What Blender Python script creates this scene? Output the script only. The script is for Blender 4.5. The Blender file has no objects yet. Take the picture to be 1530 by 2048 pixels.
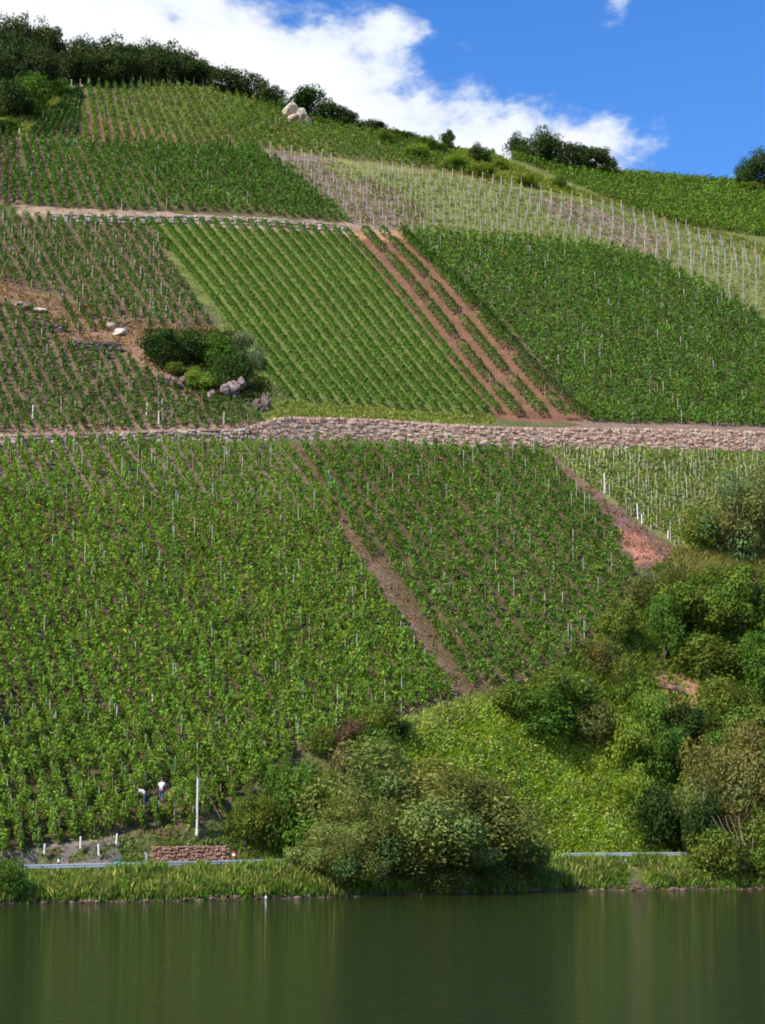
import bpy, bmesh, math, random
import numpy as np
from mathutils import Vector, Matrix

random.seed(7)
RNG = np.random.default_rng(11)
SC = bpy.context.scene
C = SC.collection
R = math.radians

# ------------------------------------------------------------------ camera
F = 4000.0
PITCH = R(9.1)
CAM = np.array([0.0, 0.0, 5.0])
cd = bpy.data.cameras.new('camera')
cd.sensor_fit = 'VERTICAL'; cd.sensor_height = 36.0
cd.lens = 36.0 * F / 2048.0
cd.clip_start = 0.5; cd.clip_end = 6000
cam = bpy.data.objects.new('camera', cd); C.objects.link(cam)
cam.location = CAM; cam.rotation_euler = (math.pi / 2 + PITCH, 0, 0)
SC.camera = cam

# ------------------------------------------------------------------ sun, sky, exposure
SUN_EL = R(43); SUN_AZ = R(224)          # compass azimuth from +Y clockwise: behind the camera, to its left
sd = Vector((math.sin(SUN_AZ) * math.cos(SUN_EL), math.cos(SUN_AZ) * math.cos(SUN_EL), math.sin(SUN_EL)))
sl = bpy.data.lights.new('sun', 'SUN'); sl.energy = 4.9; sl.angle = R(0.53); sl.color = (1.0, 0.93, 0.82)
so = bpy.data.objects.new('sun', sl); C.objects.link(so)
so.rotation_euler = sd.to_track_quat('Z', 'Y').to_euler(); so.location = (-60, -60, 80)

W = bpy.data.worlds.new('World'); SC.world = W; W.use_nodes = True
nt = W.node_tree; nt.nodes.clear()
N = nt.nodes.new; LK = nt.links.new
def math_node(t, op, a, b=None, c=None, clamp=False):
    n = t.nodes.new('ShaderNodeMath'); n.operation = op; n.use_clamp = clamp
    for i, v in enumerate((a, b, c)):
        if v is None: continue
        if hasattr(v, 'links'): t.links.new(v, n.inputs[i])
        else: n.inputs[i].default_value = v
    return n.outputs[0]
sky = N('ShaderNodeTexSky'); sky.sky_type = 'NISHITA'; sky.sun_disc = False
sky.sun_elevation = SUN_EL; sky.sun_rotation = SUN_AZ
sky.air_density = 1.0; sky.dust_density = 0.3; sky.ozone_density = 3.0; sky.altitude = 200
hs = N('ShaderNodeHueSaturation'); hs.inputs['Saturation'].default_value = 1.33; hs.inputs['Hue'].default_value = .512; hs.inputs['Value'].default_value = 1.72
LK(sky.outputs[0], hs.inputs['Color'])
tc = N('ShaderNodeTexCoord')
sep = N('ShaderNodeSeparateXYZ'); LK(tc.outputs['Generated'], sep.inputs[0])
def fbm(scale, detail, rough, off, dist=0.0, stretch=1.6):
    mp = N('ShaderNodeMapping'); mp.inputs['Location'].default_value = off
    mp.inputs['Scale'].default_value = (1, 1, stretch)
    LK(tc.outputs['Generated'], mp.inputs[0])
    n = N('ShaderNodeTexNoise'); n.inputs['Scale'].default_value = scale; n.inputs['Detail'].default_value = detail
    n.inputs['Roughness'].default_value = rough; n.inputs['Distortion'].default_value = dist
    LK(mp.outputs[0], n.inputs['Vector']); return n.outputs['Fac']
big = fbm(9.0, 9, 0.58, (3.1, 1.7, 0.4), 0.25)
fine = fbm(34.0, 6, 0.6, (0.3, 5.7, 2.2), 0.1)
# a bank of cumulus rising to the upper left of the hill; clear air to the right of it
x, z = sep.outputs['X'], sep.outputs['Z']
edge = math_node(nt, 'ADD', math_node(nt, 'MULTIPLY', x, -4.2), math_node(nt, 'MULTIPLY', z, -14.0))
edge = math_node(nt, 'ADD', edge, 5.23)
edge = math_node(nt, 'MINIMUM', edge, math_node(nt, 'MULTIPLY', math_node(nt, 'SUBTRACT', 0.122, x), 11.0))
edge = math_node(nt, 'MINIMUM', math_node(nt, 'MAXIMUM', edge, -0.42), 0.40)
wx = math_node(nt, 'MULTIPLY', math_node(nt, 'SUBTRACT', x, 0.116), 1.5); wz_ = math_node(nt, 'SUBTRACT', z, 0.388)
wd_ = math_node(nt, 'SQRT', math_node(nt, 'ADD', math_node(nt, 'MULTIPLY', wx, wx), math_node(nt, 'MULTIPLY', wz_, wz_)))
edge = math_node(nt, 'ADD', edge, math_node(nt, 'MAXIMUM', math_node(nt, 'SUBTRACT', 0.33, math_node(nt, 'MULTIPLY', wd_, 12.0)), 0.0))
dens = math_node(nt, 'ADD', math_node(nt, 'ADD', math_node(nt, 'MULTIPLY', math_node(nt, 'SUBTRACT', big, 0.5), 1.7), edge),
                 math_node(nt, 'MULTIPLY', math_node(nt, 'SUBTRACT', fine, 0.5), 0.75))
cov = N('ShaderNodeMapRange'); cov.interpolation_type = 'SMOOTHERSTEP'
cov.inputs['From Min'].default_value = -0.14; cov.inputs['From Max'].default_value = 0.22
LK(dens, cov.inputs['Value'])
shade = N('ShaderNodeMapRange'); shade.inputs['From Min'].default_value = 0.05; shade.inputs['From Max'].default_value = 0.7
shade.inputs['To Min'].default_value = 0.0; shade.inputs['To Max'].default_value = 1.0
LK(dens, shade.inputs['Value'])
cc = N('ShaderNodeMix'); cc.data_type = 'RGBA'
cc.inputs['A'].default_value = (7.0, 7.6, 8.6, 1); cc.inputs['B'].default_value = (10.0, 10.1, 10.2, 1)
LK(shade.outputs[0], cc.inputs['Factor'])
mx = N('ShaderNodeMix'); mx.data_type = 'RGBA'
LK(cov.outputs[0], mx.inputs['Factor']); LK(hs.outputs[0], mx.inputs['A']); LK(cc.outputs['Result'], mx.inputs['B'])
bg = N('ShaderNodeBackground'); bg.inputs['Strength'].default_value = 0.1
LK(mx.outputs['Result'], bg.inputs['Color'])
wo = N('ShaderNodeOutputWorld'); LK(bg.outputs[0], wo.inputs[0])

SC.view_settings.view_transform = 'Standard'; SC.view_settings.look = 'None'
SC.view_settings.exposure = 0.26; SC.view_settings.gamma = 1.0
SC.view_settings.use_curve_mapping = False
SC.render.engine = 'CYCLES'
SC.cycles.use_denoising = True
SC.cycles.max_bounces = 6; SC.cycles.diffuse_bounces = 3; SC.cycles.glossy_bounces = 2; SC.cycles.transmission_bounces = 3
SC.cycles.filter_width = 1.9

# ------------------------------------------------------------------ view maths (used only to find where on the hill things stand)
FW = np.array([0, math.cos(PITCH), math.sin(PITCH)]); UP = np.array([0, -math.sin(PITCH), math.cos(PITCH)])
def ray(px, py):
    px = np.asarray(px, float); py = np.asarray(py, float)
    return FW * F + np.stack([px - 765, 0 * px, 0 * px], -1) + (1024 - py)[..., None] * UP
def proj(x, y, z):
    vx = x - CAM[0]; vy = y - CAM[1]; vz = z - CAM[2]
    dep = np.maximum(vy * FW[1] + vz * FW[2], 1e-3)
    return 765 + F * vx / dep, 1024 - F * (vy * UP[1] + vz * UP[2]) / dep, dep

# ------------------------------------------------------------------ terrain
TH = R(18); SLOPE = 0.65; C0 = 154.2
def plane(x, y): return SLOPE * (-math.sin(TH) * x + math.cos(TH) * y - C0)
def plane_hit(px, py):
    d = ray(px, py); a = d[..., 0] / d[..., 1]; e = d[..., 2] / d[..., 1]
    y = (SLOPE * C0 + CAM[2]) / (SLOPE * (math.cos(TH) - math.sin(TH) * a) - e)
    return a, y
def table(pts):
    p = np.array(pts, float); a, y = plane_hit(p[:, 0], p[:, 1]); return a, y
sp = np.array([(-400, 1816), (0, 1808), (300, 1803), (600, 1796), (1100, 1783), (1530, 1778), (2100, 1770)], float)
_d = ray(sp[:, 0], sp[:, 1]); SH_A = _d[:, 0] / _d[:, 1]; SH_Y = -CAM[2] / (_d[:, 2] / _d[:, 1])
CR_A, CR_Y = table([(-500, 1790), (0, 1722), (180, 1690), (400, 1655), (530, 1565), (660, 1480), (900, 1400), (1100, 1350), (1230, 1240), (1290, 1145), (1350, 1112), (1530, 1118), (1800, 1115), (2200, 1115)])
RD_A, RD_Y = table([(-900, 60), (-300, 90), (0, 128), (100, 152), (430, 164), (540, 195), (640, 228), (740, 254), (850, 286), (1000, 316), (1240, 350), (1400, 363), (1530, 376), (2200, 430)])
# retaining walls: foot line in the picture, height at each point
WL = [(-400, 872, .7), (0, 876, .7), (300, 882, .7), (480, 886, .8), (545, 884, 2.1), (600, 881, 2.3), (765, 877, 2.3), (1000, 885, 2.3), (1200, 891, 2.3), (1530, 901, 2.3), (2200, 916, 2.3)]
WL_A, WL_Y = table([w[:2] for w in WL]); WL_H = np.array([w[2] for w in WL])
UL = [(-400, 405, 0), (40, 424, 0.0), (90, 429, .9), (300, 441, 1.0), (500, 452, 1.0), (690, 463, .9), (740, 466, 0), (2200, 500, 0)]
UL_A, UL_Y = table([w[:2] for w in UL]); UL_H = np.array([w[2] for w in UL])

_ns = np.random.default_rng(5)
_k = _ns.normal(size=(18, 2)); _k /= np.linalg.norm(_k, axis=1)[:, None]
_fr = np.geomspace(0.08, 1.1, 18); _ph = _ns.uniform(0, 6.28, 18)
def wob(x, y, lo=0, hi=18):
    s = 0
    for i in range(lo, hi): s = s + np.sin((x * _k[i, 0] + y * _k[i, 1]) * _fr[i] + _ph[i]) * (0.08 / _fr[i]) ** 0.6
    return s
def H(x, y):
    x = np.asarray(x, float); y = np.asarray(y, float)
    yy = np.maximum(y, 60); a = np.clip(x / yy, -0.45, 0.45)
    ds = np.interp(a, SH_A, SH_Y); t = y - ds
    low = np.where(y < 60, np.interp(y, [-60, 1, 3.5, 12], [3.4, 3.4, 2.2, -2.5]), np.interp(t, [-60, -8, -1, 0, 1.2, 5, 6, 10.6, 11.6, 13.5], [-2.5, -2.5, -.5, 0, .8, 2.15, 2.4, 2.45, 2.4, 2.6]))
    fl = np.interp(a, [-.19, -.04, .11], [.74, .88, 1.0]); low = np.where((low > 0) & (y > 60), low * fl, low)
    yc = np.interp(a, CR_A, CR_Y)
    zc = SLOPE * (-math.sin(TH) * a * yc + math.cos(TH) * yc - C0)
    t0 = ds + 13.5
    s = np.clip((y - t0) / np.maximum(yc - t0, .5), 0, 1)
    zl = 2.6 * fl; zc2 = np.maximum(zc, zl)
    rel = np.clip((zc2 - 6) / 22, 0, 1)
    f = s * (1 - .0 * rel) + rel * .16 * s * (1 - s) * 2
    face = zl + (zc2 - zl) * f + rel * 4 * s * (1 - s) * wob(x, y, 4, 18) * .75
    P = plane(x, y)
    # shallow folds of the hillside
    P = P + np.clip((y - yc) / 30, 0, 1) * (wob(x, y, 0, 3) * .35)
    st = lambda ya, h, w: np.where(y >= ya, h * np.clip(1 - (y - ya) / w, 0, 1), 0)
    P = P + st(np.interp(a, WL_A, WL_Y), np.interp(a, WL_A, WL_H), 10) + st(np.interp(a, UL_A, UL_Y), np.interp(a, UL_A, UL_H), 5)
    yr = np.interp(a, RD_A, RD_Y); zr = SLOPE * (-math.sin(TH) * a * yr + math.cos(TH) * yr - C0)
    cap = zr + np.clip(y - yr, -400, 150) * .14 - np.maximum(y - yr - 150, 0) * .02
    k = 1.5; hmix = np.clip(.5 + .5 * (cap - P) / k, 0, 1)
    P = cap * (1 - hmix) + P * hmix - k * hmix * (1 - hmix)
    return np.where(t < 13.5, low, np.where(y < yc, face, P))
def hit(px, py, y0=100, y1=520):
    """where the line of sight through a point of the picture meets the hill"""
    d = ray(px, py); d = d / d[..., 1:2]
    px = np.asarray(px, float); out = np.full(px.shape, np.nan); done = np.zeros(px.shape, bool)
    ys = np.arange(y0, y1, .5)
    for y in ys:
        h = H(d[..., 0] * y, np.full(px.shape, y)); below = (CAM[2] + d[..., 2] * y < h) & ~done
        out = np.where(below, y - .25, out); done |= below
        if done.all(): break
    out = np.where(done, out, np.interp(d[..., 0], RD_A, RD_Y) + 1.5)
    X = d[..., 0] * out
    return X, out, H(X, out)
def at(px, py):
    X, Y, Z = hit(np.array([px]), np.array([py])); return float(X[0]), float(Y[0]), float(Z[0])
def inpoly(px, py, poly):
    r = np.zeros(np.shape(px), bool); n = len(poly)
    for i in range(n):
        x1, y1 = poly[i]; x2, y2 = poly[(i + 1) % n]
        if y1 == y2: continue
        c = ((y1 > py) != (y2 > py)) & (px < (x2 - x1) * (py - y1) / (y2 - y1) + x1); r ^= c
    return r

# ------------------------------------------------------------------ materials
def new_mat(name):
    m = bpy.data.materials.new(name); m.use_nodes = True; t = m.node_tree; t.nodes.clear()
    o = t.nodes.new('ShaderNodeOutputMaterial'); return m, t, o
def col_in(t, color):
    """the mesh's own colour attribute, or one colour"""
    if color is None:
        a = t.nodes.new('ShaderNodeAttribute'); a.attribute_name = 'Col'; return a.outputs['Color']
    n = t.nodes.new('ShaderNodeRGB'); n.outputs[0].default_value = (*color, 1); return n.outputs[0]
def mul_noise(t, src, scale, lo, hi, detail=4, vec='Object', f0=.3, f1=.7):
    tcn = t.nodes.new('ShaderNodeTexCoord'); n = t.nodes.new('ShaderNodeTexNoise')
    n.inputs['Scale'].default_value = scale; n.inputs['Detail'].default_value = detail; n.inputs['Roughness'].default_value = .65
    t.links.new(tcn.outputs[vec], n.inputs['Vector'])
    mr = t.nodes.new('ShaderNodeMapRange'); mr.inputs['From Min'].default_value = f0; mr.inputs['From Max'].default_value = f1
    mr.inputs['To Min'].default_value = lo; mr.inputs['To Max'].default_value = hi
    t.links.new(n.outputs['Fac'], mr.inputs['Value'])
    v = t.nodes.new('ShaderNodeVectorMath'); v.operation = 'SCALE'
    t.links.new(src, v.inputs[0]); t.links.new(mr.outputs[0], v.inputs['Scale'])
    return v.outputs[0], n.outputs['Fac']
def leaf_mat(name, color=None, trans=.3, rough=.6, spec=.25):
    m, t, o = new_mat(name)
    c = col_in(t, color)
    c, _ = mul_noise(t, c, .22, .8, 1.22, 3)
    p = t.nodes.new('ShaderNodeBsdfPrincipled'); p.inputs['Roughness'].default_value = rough
    p.inputs['Specular IOR Level'].default_value = spec
    t.links.new(c, p.inputs['Base Color'])
    tr = t.nodes.new('ShaderNodeBsdfTranslucent')
    g = t.nodes.new('ShaderNodeMix'); g.data_type = 'RGBA'; g.blend_type = 'MULTIPLY'; g.inputs['Factor'].default_value = 1
    t.links.new(c, g.inputs['A']); g.inputs['B'].default_value = (1.2, 1.45, .45, 1); t.links.new(g.outputs['Result'], tr.inputs['Color'])
    mxs = t.nodes.new('ShaderNodeMixShader'); mxs.inputs[0].default_value = trans
    t.links.new(p.outputs[0], mxs.inputs[1]); t.links.new(tr.outputs[0], mxs.inputs[2]); t.links.new(mxs.outputs[0], o.inputs[0])
    return m
def hard_mat(name, color=None, rough=.8, metal=0.0, nscale=2.0, lo=.75, hi=1.2, bump=.3, bscale=12, spec=.3):
    m, t, o = new_mat(name)
    c, fac = mul_noise(t, col_in(t, color), nscale, lo, hi)
    p = t.nodes.new('ShaderNodeBsdfPrincipled'); p.inputs['Roughness'].default_value = rough; p.inputs['Metallic'].default_value = metal
    p.inputs['Specular IOR Level'].default_value = spec
    t.links.new(c, p.inputs['Base Color'])
    if bump:
        tcn = t.nodes.new('ShaderNodeTexCoord'); n = t.nodes.new('ShaderNodeTexNoise'); n.inputs['Scale'].default_value = bscale; n.inputs['Detail'].default_value = 5
        t.links.new(tcn.outputs['Object'], n.inputs['Vector'])
        b = t.nodes.new('ShaderNodeBump'); b.inputs['Strength'].default_value = bump; b.inputs['Distance'].default_value = .1
        t.links.new(n.outputs['Fac'], b.inputs['Height']); t.links.new(b.outputs[0], p.inputs['Normal'])
    t.links.new(p.outputs[0], o.inputs[0]); return m
M_LEAF = leaf_mat('vine_leaf', spec=.15); M_TREE = leaf_mat('tree_leaf', trans=.28, spec=.1); M_GRASS = leaf_mat('grass_blade', trans=.42, rough=.8, spec=.1)
M_BARK = hard_mat('bark', (.13, .10, .07), .9, nscale=6); M_WOOD = hard_mat('stake_wood', (.33, .25, .17), .85, nscale=8)
M_PALEWOOD = hard_mat('pale_wood', (.62, .48, .32), .8, nscale=8); M_STEEL = hard_mat('galvanised_steel', (.42, .46, .50), .55, .3, nscale=4, bump=.05)
M_STAKE = hard_mat('painted_stake', None, .85, nscale=5, bump=0, spec=.1)
M_STONE = hard_mat('stone', None, .9, nscale=2.2, lo=.65, hi=1.25, bump=.6, bscale=7)
M_WHITE = hard_mat('white_paint', (.78, .78, .76), .6, nscale=5, lo=.88, hi=1.05, bump=0)
M_BLACK = hard_mat('black_plastic', (.02, .02, .02), .6, bump=0)

# ------------------------------------------------------------------ object helpers
def tag(o, label=None, cat=None, group=None, kind=None):
    if label: o['label'] = label
    if cat: o['category'] = cat
    if group: o['group'] = group
    if kind: o['kind'] = kind
    return o
def link(name, data, parent=None, loc=None):
    o = bpy.data.objects.new(name, data); C.objects.link(o)
    if parent: o.parent = parent
    if loc is not None: o.location = loc
    return o
def empty(name, loc, rz=0):
    o = link(name, None, None, loc); o.rotation_euler = (0, 0, rz); o.empty_display_size = .3; return o
def quads_mesh(name, V, mat, cols=None, smooth=False):
    """V: (n,4,3) separate quads; cols (n,3) one colour for each"""
    n = len(V); me = bpy.data.meshes.new(name)
    me.vertices.add(n * 4); me.vertices.foreach_set('co', np.ascontiguousarray(V, np.float32).ravel())
    me.loops.add(n * 4); me.loops.foreach_set('vertex_index', np.arange(n * 4, dtype=np.int32))
    me.polygons.add(n); me.polygons.foreach_set('loop_start', np.arange(0, n * 4, 4, dtype=np.int32))
    if cols is not None:
        a = me.attributes.new('Col', 'FLOAT_COLOR', 'FACE'); c = np.ones((n, 4), np.float32); c[:, :3] = cols; a.data.foreach_set('color', c.ravel())
    me.materials.append(mat); me.update(calc_edges=True); return me
def unit(v): return v / np.maximum(np.linalg.norm(v, axis=-1, keepdims=True), 1e-6)
def leaf_quads(c, nrm, size, aspect=.75, rng=RNG):
    """kite shaped leaves round centres c facing nrm"""
    nrm = unit(nrm); r = rng.normal(size=c.shape); t = unit(np.cross(nrm, r)); b = np.cross(nrm, t)
    s = np.asarray(size)[..., None]
    fold = nrm * s * .18
    return np.stack([c - t * s, c - b * s * aspect * .5 + fold, c + t * s, c + b * s * aspect * .5 + fold], -2)
def box_bm(bm, cx, cy, cz, sx, sy, sz, rz=0):
    r = bmesh.ops.create_cube(bm, size=1)
    m = Matrix.Translation((cx, cy, cz)) @ Matrix.Rotation(rz, 4, 'Z') @ Matrix.Diagonal((sx, sy, sz, 1))
    bmesh.ops.transform(bm, matrix=m, verts=r['verts']); return r['verts']
def tube_bm(bm, p0, p1, r0, r1, seg=8, caps=True):
    p0 = Vector(p0); p1 = Vector(p1); d = p1 - p0
    r = bmesh.ops.create_cone(bm, cap_ends=caps, segments=seg, radius1=r0, radius2=max(r1, 1e-4), depth=d.length)
    q = d.to_track_quat('Z', 'Y').to_matrix().to_4x4()
    bmesh.ops.transform(bm, matrix=Matrix.Translation((p0 + p1) / 2) @ q, verts=r['verts']); return r['verts']
def bm_mesh(name, bm, mat, smooth=False):
    me = bpy.data.meshes.new(name); bm.to_mesh(me); bm.free(); me.materials.append(mat)
    if smooth:
        me.polygons.foreach_set('use_smooth', [True] * len(me.polygons))
    return me
def set_col(me, col):
    a = me.attributes.new('Col', 'FLOAT_COLOR', 'FACE'); n = len(me.polygons)
    c = np.ones((n, 4), np.float32); c[:, :3] = col; a.data.foreach_set('color', c.ravel())

# ------------------------------------------------------------------ parcels of the vineyard
SOIL = (.130, .092, .050); SOIL2 = (.21, .135, .10); RUST = (.22, .115, .070); PINK = (.33, .23, .20); TURF = (.15, .17, .05); DRY = (.26, .24, .10)
P_A = [(-500, 872), (0, 880), (480, 890), (578, 892), (604, 935), (912, 1402), (800, 1440), (655, 1482), (525, 1568), (400, 1652), (180, 1688), (0, 1719), (-500, 1790)]
P_B = [(604, 893), (1082, 902), (1165, 985), (1275, 1140), (1220, 1240), (1095, 1346), (936, 1396), (628, 945)]
P_C = [(1092, 903), (1560, 920), (2200, 930), (2200, 1112), (1375, 1108), (1330, 1080), (1190, 985)]
P_D = [(-300, 580), (0, 612), (105, 640), (130, 700), (240, 705), (290, 748), (400, 800), (520, 835), (520, 858), (300, 866), (-300, 866)]
P_E = [(-300, 412), (40, 432), (290, 447), (330, 500), (432, 655), (300, 660), (262, 640), (160, 610), (120, 590), (-20, 560), (-300, 540)]
P_E2 = [(110, 600), (250, 625), (250, 672), (130, 682)]
P_F = [(292, 446), (690, 470), (985, 832), (575, 812), (432, 640)]
P_G = [(690, 462), (812, 466), (1185, 850), (1000, 842)]
P_H = [(806, 470), (1180, 494), (1290, 520), (1400, 566), (1545, 655), (2200, 760), (2200, 880), (1540, 856), (1190, 846)]
P_I = [(38, 282), (160, 286), (520, 302), (610, 370), (706, 448), (300, 434), (38, 410)]
P_I2 = [(-200, 250), (0, 262), (38, 268), (38, 412), (-200, 400)]
P_J = [(166, 176), (300, 140), (430, 140), (560, 180), (720, 235), (860, 290), (1010, 372), (900, 346), (700, 318), (520, 296), (166, 282)]
P_J2 = [(150, 188), (164, 188), (164, 277), (45, 277)]
P_K = [(522, 300), (700, 320), (900, 345), (1010, 368), (1200, 406), (1330, 445), (1540, 512), (2200, 640), (2200, 760), (1545, 652), (1400, 562), (1290, 516), (1180, 490), (806, 466), (710, 448), (610, 368)]
P_L = [(1000, 305), (1240, 335), (1400, 345), (1540, 360), (2200, 400), (2200, 620), (1540, 508), (1330, 440), (1200, 400), (1130, 372), (1060, 345)]
ground_paint = [
    ([(-500, 1790), (0, 1722), (400, 1655), (660, 1482), (900, 1402), (1100, 1350), (1240, 1240), (1295, 1140), (2200, 1115), (2200, 1740), (-500, 1800)], (.13, .14, .045)),
    ([(780, 1440), (960, 1398), (1230, 1500), (1260, 1720), (700, 1720)], (.22, .27, .06)),
    ([(1310, 1310), (1410, 1340), (1405, 1425), (1300, 1440)], (.36, .17, .12)),
    ([(1165, 1330), (1240, 1300), (1210, 1400), (1160, 1400)], (.27, .20, .16)),
    (P_A, SOIL), ([(-500, 872), (578, 892), (640, 1010), (-500, 960)], (.20, .145, .11)), ([(578, 890), (603, 892), (940, 1405), (905, 1402)], (.17, .115, .08)),
    (P_B, (.125, .09, .05)), ([(1082, 902), (1095, 903), (1200, 990), (1365, 1110), (1290, 1145), (1165, 985)], (.20, .12, .10)),
    ([(1225, 1050), (1290, 1075), (1325, 1120), (1270, 1130)], (.40, .18, .12)), (P_C, (.19, .19, .08)),
    (P_D, (.17, .12, .08)), ([(-300, 852), (530, 848), (500, 880), (-300, 876)], (.30, .19, .13)),
    (P_E, (.17, .11, .075)), ([(-300, 540), (0, 560), (160, 610), (262, 640), (430, 652), (440, 668), (290, 662), (262, 700), (130, 706), (100, 640), (-300, 590)], (.24, .15, .10)),
    ([(240, 660), (290, 662), (340, 740), (420, 800), (380, 800), (255, 720)], (.30, .17, .11)), ([(290, 660), (480, 668), (545, 800), (420, 810), (330, 740)], (.20, .14, .11)),
    ([(425, 610), (445, 640), (590, 812), (540, 812), (480, 700)], (.22, .26, .12)), ([(490, 690), (505, 690), (560, 800), (525, 800)], (.34, .16, .09)),
    (P_F, (.16, .19, .055)), ([(535, 800), (985, 832), (990, 850), (535, 845)], (.27, .27, .10)), (P_G, RUST),
    ([(690, 452), (780, 455), (830, 480), (700, 478)], (.42, .24, .12)),
    (P_H, (.13, .11, .06)), ([(1150, 843), (2200, 852), (2200, 900), (1150, 870)], (.25, .17, .13)),
    (P_I, (.13, .11, .05)), (P_I2, (.24, .16, .10)), ([(38, 410), (700, 446), (800, 466), (690, 470), (290, 446), (38, 430)], (.36, .25, .17)),
    (P_J, (.15, .14, .05)), ([(160, 215), (230, 240), (420, 290), (160, 285)], (.22, .14, .07)), (P_J2, (.20, .13, .08)),
    (P_K, (.19, .20, .07)), ([(522, 300), (670, 320), (860, 420), (830, 465), (706, 448), (610, 368)], (.24, .17, .135)),
    ([(1040, 388), (1180, 410), (1350, 480), (1310, 510), (1180, 470)], (.25, .18, .14)), ([(640, 325), (700, 322), (760, 345), (690, 365)], (.24, .25, .08)),
    (P_L, (.15, .17, .05)),
    ([(740, 256), (860, 288), (1000, 316), (1060, 345), (1130, 372), (1200, 402), (1010, 366), (880, 318)], (.24, .26, .07)),
    ([(960, 330), (1050, 350), (1120, 380), (980, 360)], (.36, .33, .13)),
    ([(-200, 150), (110, 170), (160, 182), (45, 275), (-200, 262)], (.24, .24, .07)), ([(60, 195), (115, 195), (110, 230), (40, 235)], (.36, .32, .10)),
]
def axis(parts):
    out = []
    for a, b, s in parts: out.append(np.arange(a, b, s))
    return np.concatenate(out)
gx = axis([(-1200, -300, 60), (-300, -110, 8), (-110, 115, .75), (115, 300, 8), (300, 1201, 60)])
gy = axis([(-300, 120, 15), (120, 138, 3), (138, 250, .6), (250, 425, .75), (425, 600, 6), (600, 2400, 60)])
GX, GY = np.meshgrid(gx, gy); GZ = H(GX, GY)
nx, ny = len(gx), len(gy)
V = np.stack([GX, GY, GZ], -1).reshape(-1, 3)
me = bpy.data.meshes.new('ground')
me.vertices.add(len(V)); me.vertices.foreach_set('co', V.astype(np.float32).ravel())
ii = (np.arange(ny - 1)[:, None] * nx + np.arange(nx - 1)[None, :]).ravel()
L4 = np.stack([ii, ii + 1, ii + 1 + nx, ii + nx], -1).astype(np.int32)
me.loops.add(L4.size); me.loops.foreach_set('vertex_index', L4.ravel())
me.polygons.add(len(L4)); me.polygons.foreach_set('loop_start', np.arange(0, L4.size, 4, dtype=np.int32))
me.polygons.foreach_set('use_smooth', np.ones(len(L4), bool))
PX, PY, DEP = proj(V[:, 0], V[:, 1], V[:, 2]); PX = PX + RNG.normal(0, 2.2, len(PX)) + 3.5 * np.sin(V[:, 1] * .9 + V[:, 0] * .4) + 3 * np.sin(V[:, 0] * 1.7 - V[:, 1] * .6); PY = PY + RNG.normal(0, 1.3, len(PY)) + 2 * np.sin(V[:, 0] * .8 + V[:, 1] * .5)
colr = np.ones((len(V), 4), np.float32); colr[:, :3] = (.12, .13, .05)
vis = (V[:, 1] > 130)
for poly, c in ground_paint:
    colr[vis & inpoly(PX, PY, poly), :3] = c
tt = V[:, 1] - np.interp(np.clip(V[:, 0] / np.maximum(V[:, 1], 60), -.45, .45), SH_A, SH_Y)
colr[(tt < 1.2) & vis, :3] = (.12, .085, .06)
a = me.attributes.new('Col', 'FLOAT_COLOR', 'POINT'); a.data.foreach_set('color', colr.ravel())
m, t, o = new_mat('hill_soil')
c, _ = mul_noise(t, col_in(t, None), .35, .72, 1.25, 6)
c, _ = mul_noise(t, c, 3.5, .6, 1.35, 4)
p = t.nodes.new('ShaderNodeBsdfPrincipled'); p.inputs['Roughness'].default_value = .95; p.inputs['Specular IOR Level'].default_value = .1
tcn = t.nodes.new('ShaderNodeTexCoord'); nn = t.nodes.new('ShaderNodeTexNoise'); nn.inputs['Scale'].default_value = 2.2; nn.inputs['Detail'].default_value = 8
t.links.new(tcn.outputs['Object'], nn.inputs['Vector'])
b = t.nodes.new('ShaderNodeBump'); b.inputs['Strength'].default_value = .9; b.inputs['Distance'].default_value = .35
t.links.new(nn.outputs['Fac'], b.inputs['Height']); t.links.new(b.outputs[0], p.inputs['Normal']); t.links.new(c, p.inputs['Base Color']); t.links.new(p.outputs[0], o.inputs[0])
me.materials.append(m); me.update(calc_edges=True)
tag(link('ground', me), 'steep hillside of brown slate soil and turf above the river', kind='structure')

# river
m, t, o = new_mat('river_water')
p = t.nodes.new('ShaderNodeBsdfPrincipled'); p.inputs['Base Color'].default_value = (.017, .026, .003, 1); p.inputs['Roughness'].default_value = .06
p.inputs['IOR'].default_value = 1.33; p.inputs['Specular IOR Level'].default_value = .125
tcn = t.nodes.new('ShaderNodeTexCoord')
def wav(scale, sx, sy):
    mp = t.nodes.new('ShaderNodeMapping'); mp.inputs['Scale'].default_value = (sx, sy, 1); t.links.new(tcn.outputs['Object'], mp.inputs[0])
    n = t.nodes.new('ShaderNodeTexNoise'); n.inputs['Scale'].default_value = scale; n.inputs['Detail'].default_value = 4
    t.links.new(mp.outputs[0], n.inputs['Vector']); return n.outputs['Fac']
hsum = math_node(t, 'ADD', math_node(t, 'MULTIPLY', wav(1.0, .55, 1.6), 1.0), math_node(t, 'MULTIPLY', wav(3.0, .22, 1.7), 1.3))
b = t.nodes.new('ShaderNodeBump'); b.inputs['Strength'].default_value = .8; b.inputs['Distance'].default_value = .09
t.links.new(hsum, b.inputs['Height']); t.links.new(b.outputs[0], p.inputs['Normal']); t.links.new(p.outputs[0], o.inputs[0])
bm = bmesh.new(); vs = [bm.verts.new(v) for v in ((-1200, -50, 0), (1200, -50, 0), (1200, 520, 0), (-1200, 520, 0))]
# the far shore bounds the sheet: ground rises through it
bm.faces.new(vs); bm.verts.index_update()
me = bm_mesh('river', bm, m); tag(link('river', me), 'calm dark green river water in front of the vineyard hill', kind='structure')

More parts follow.
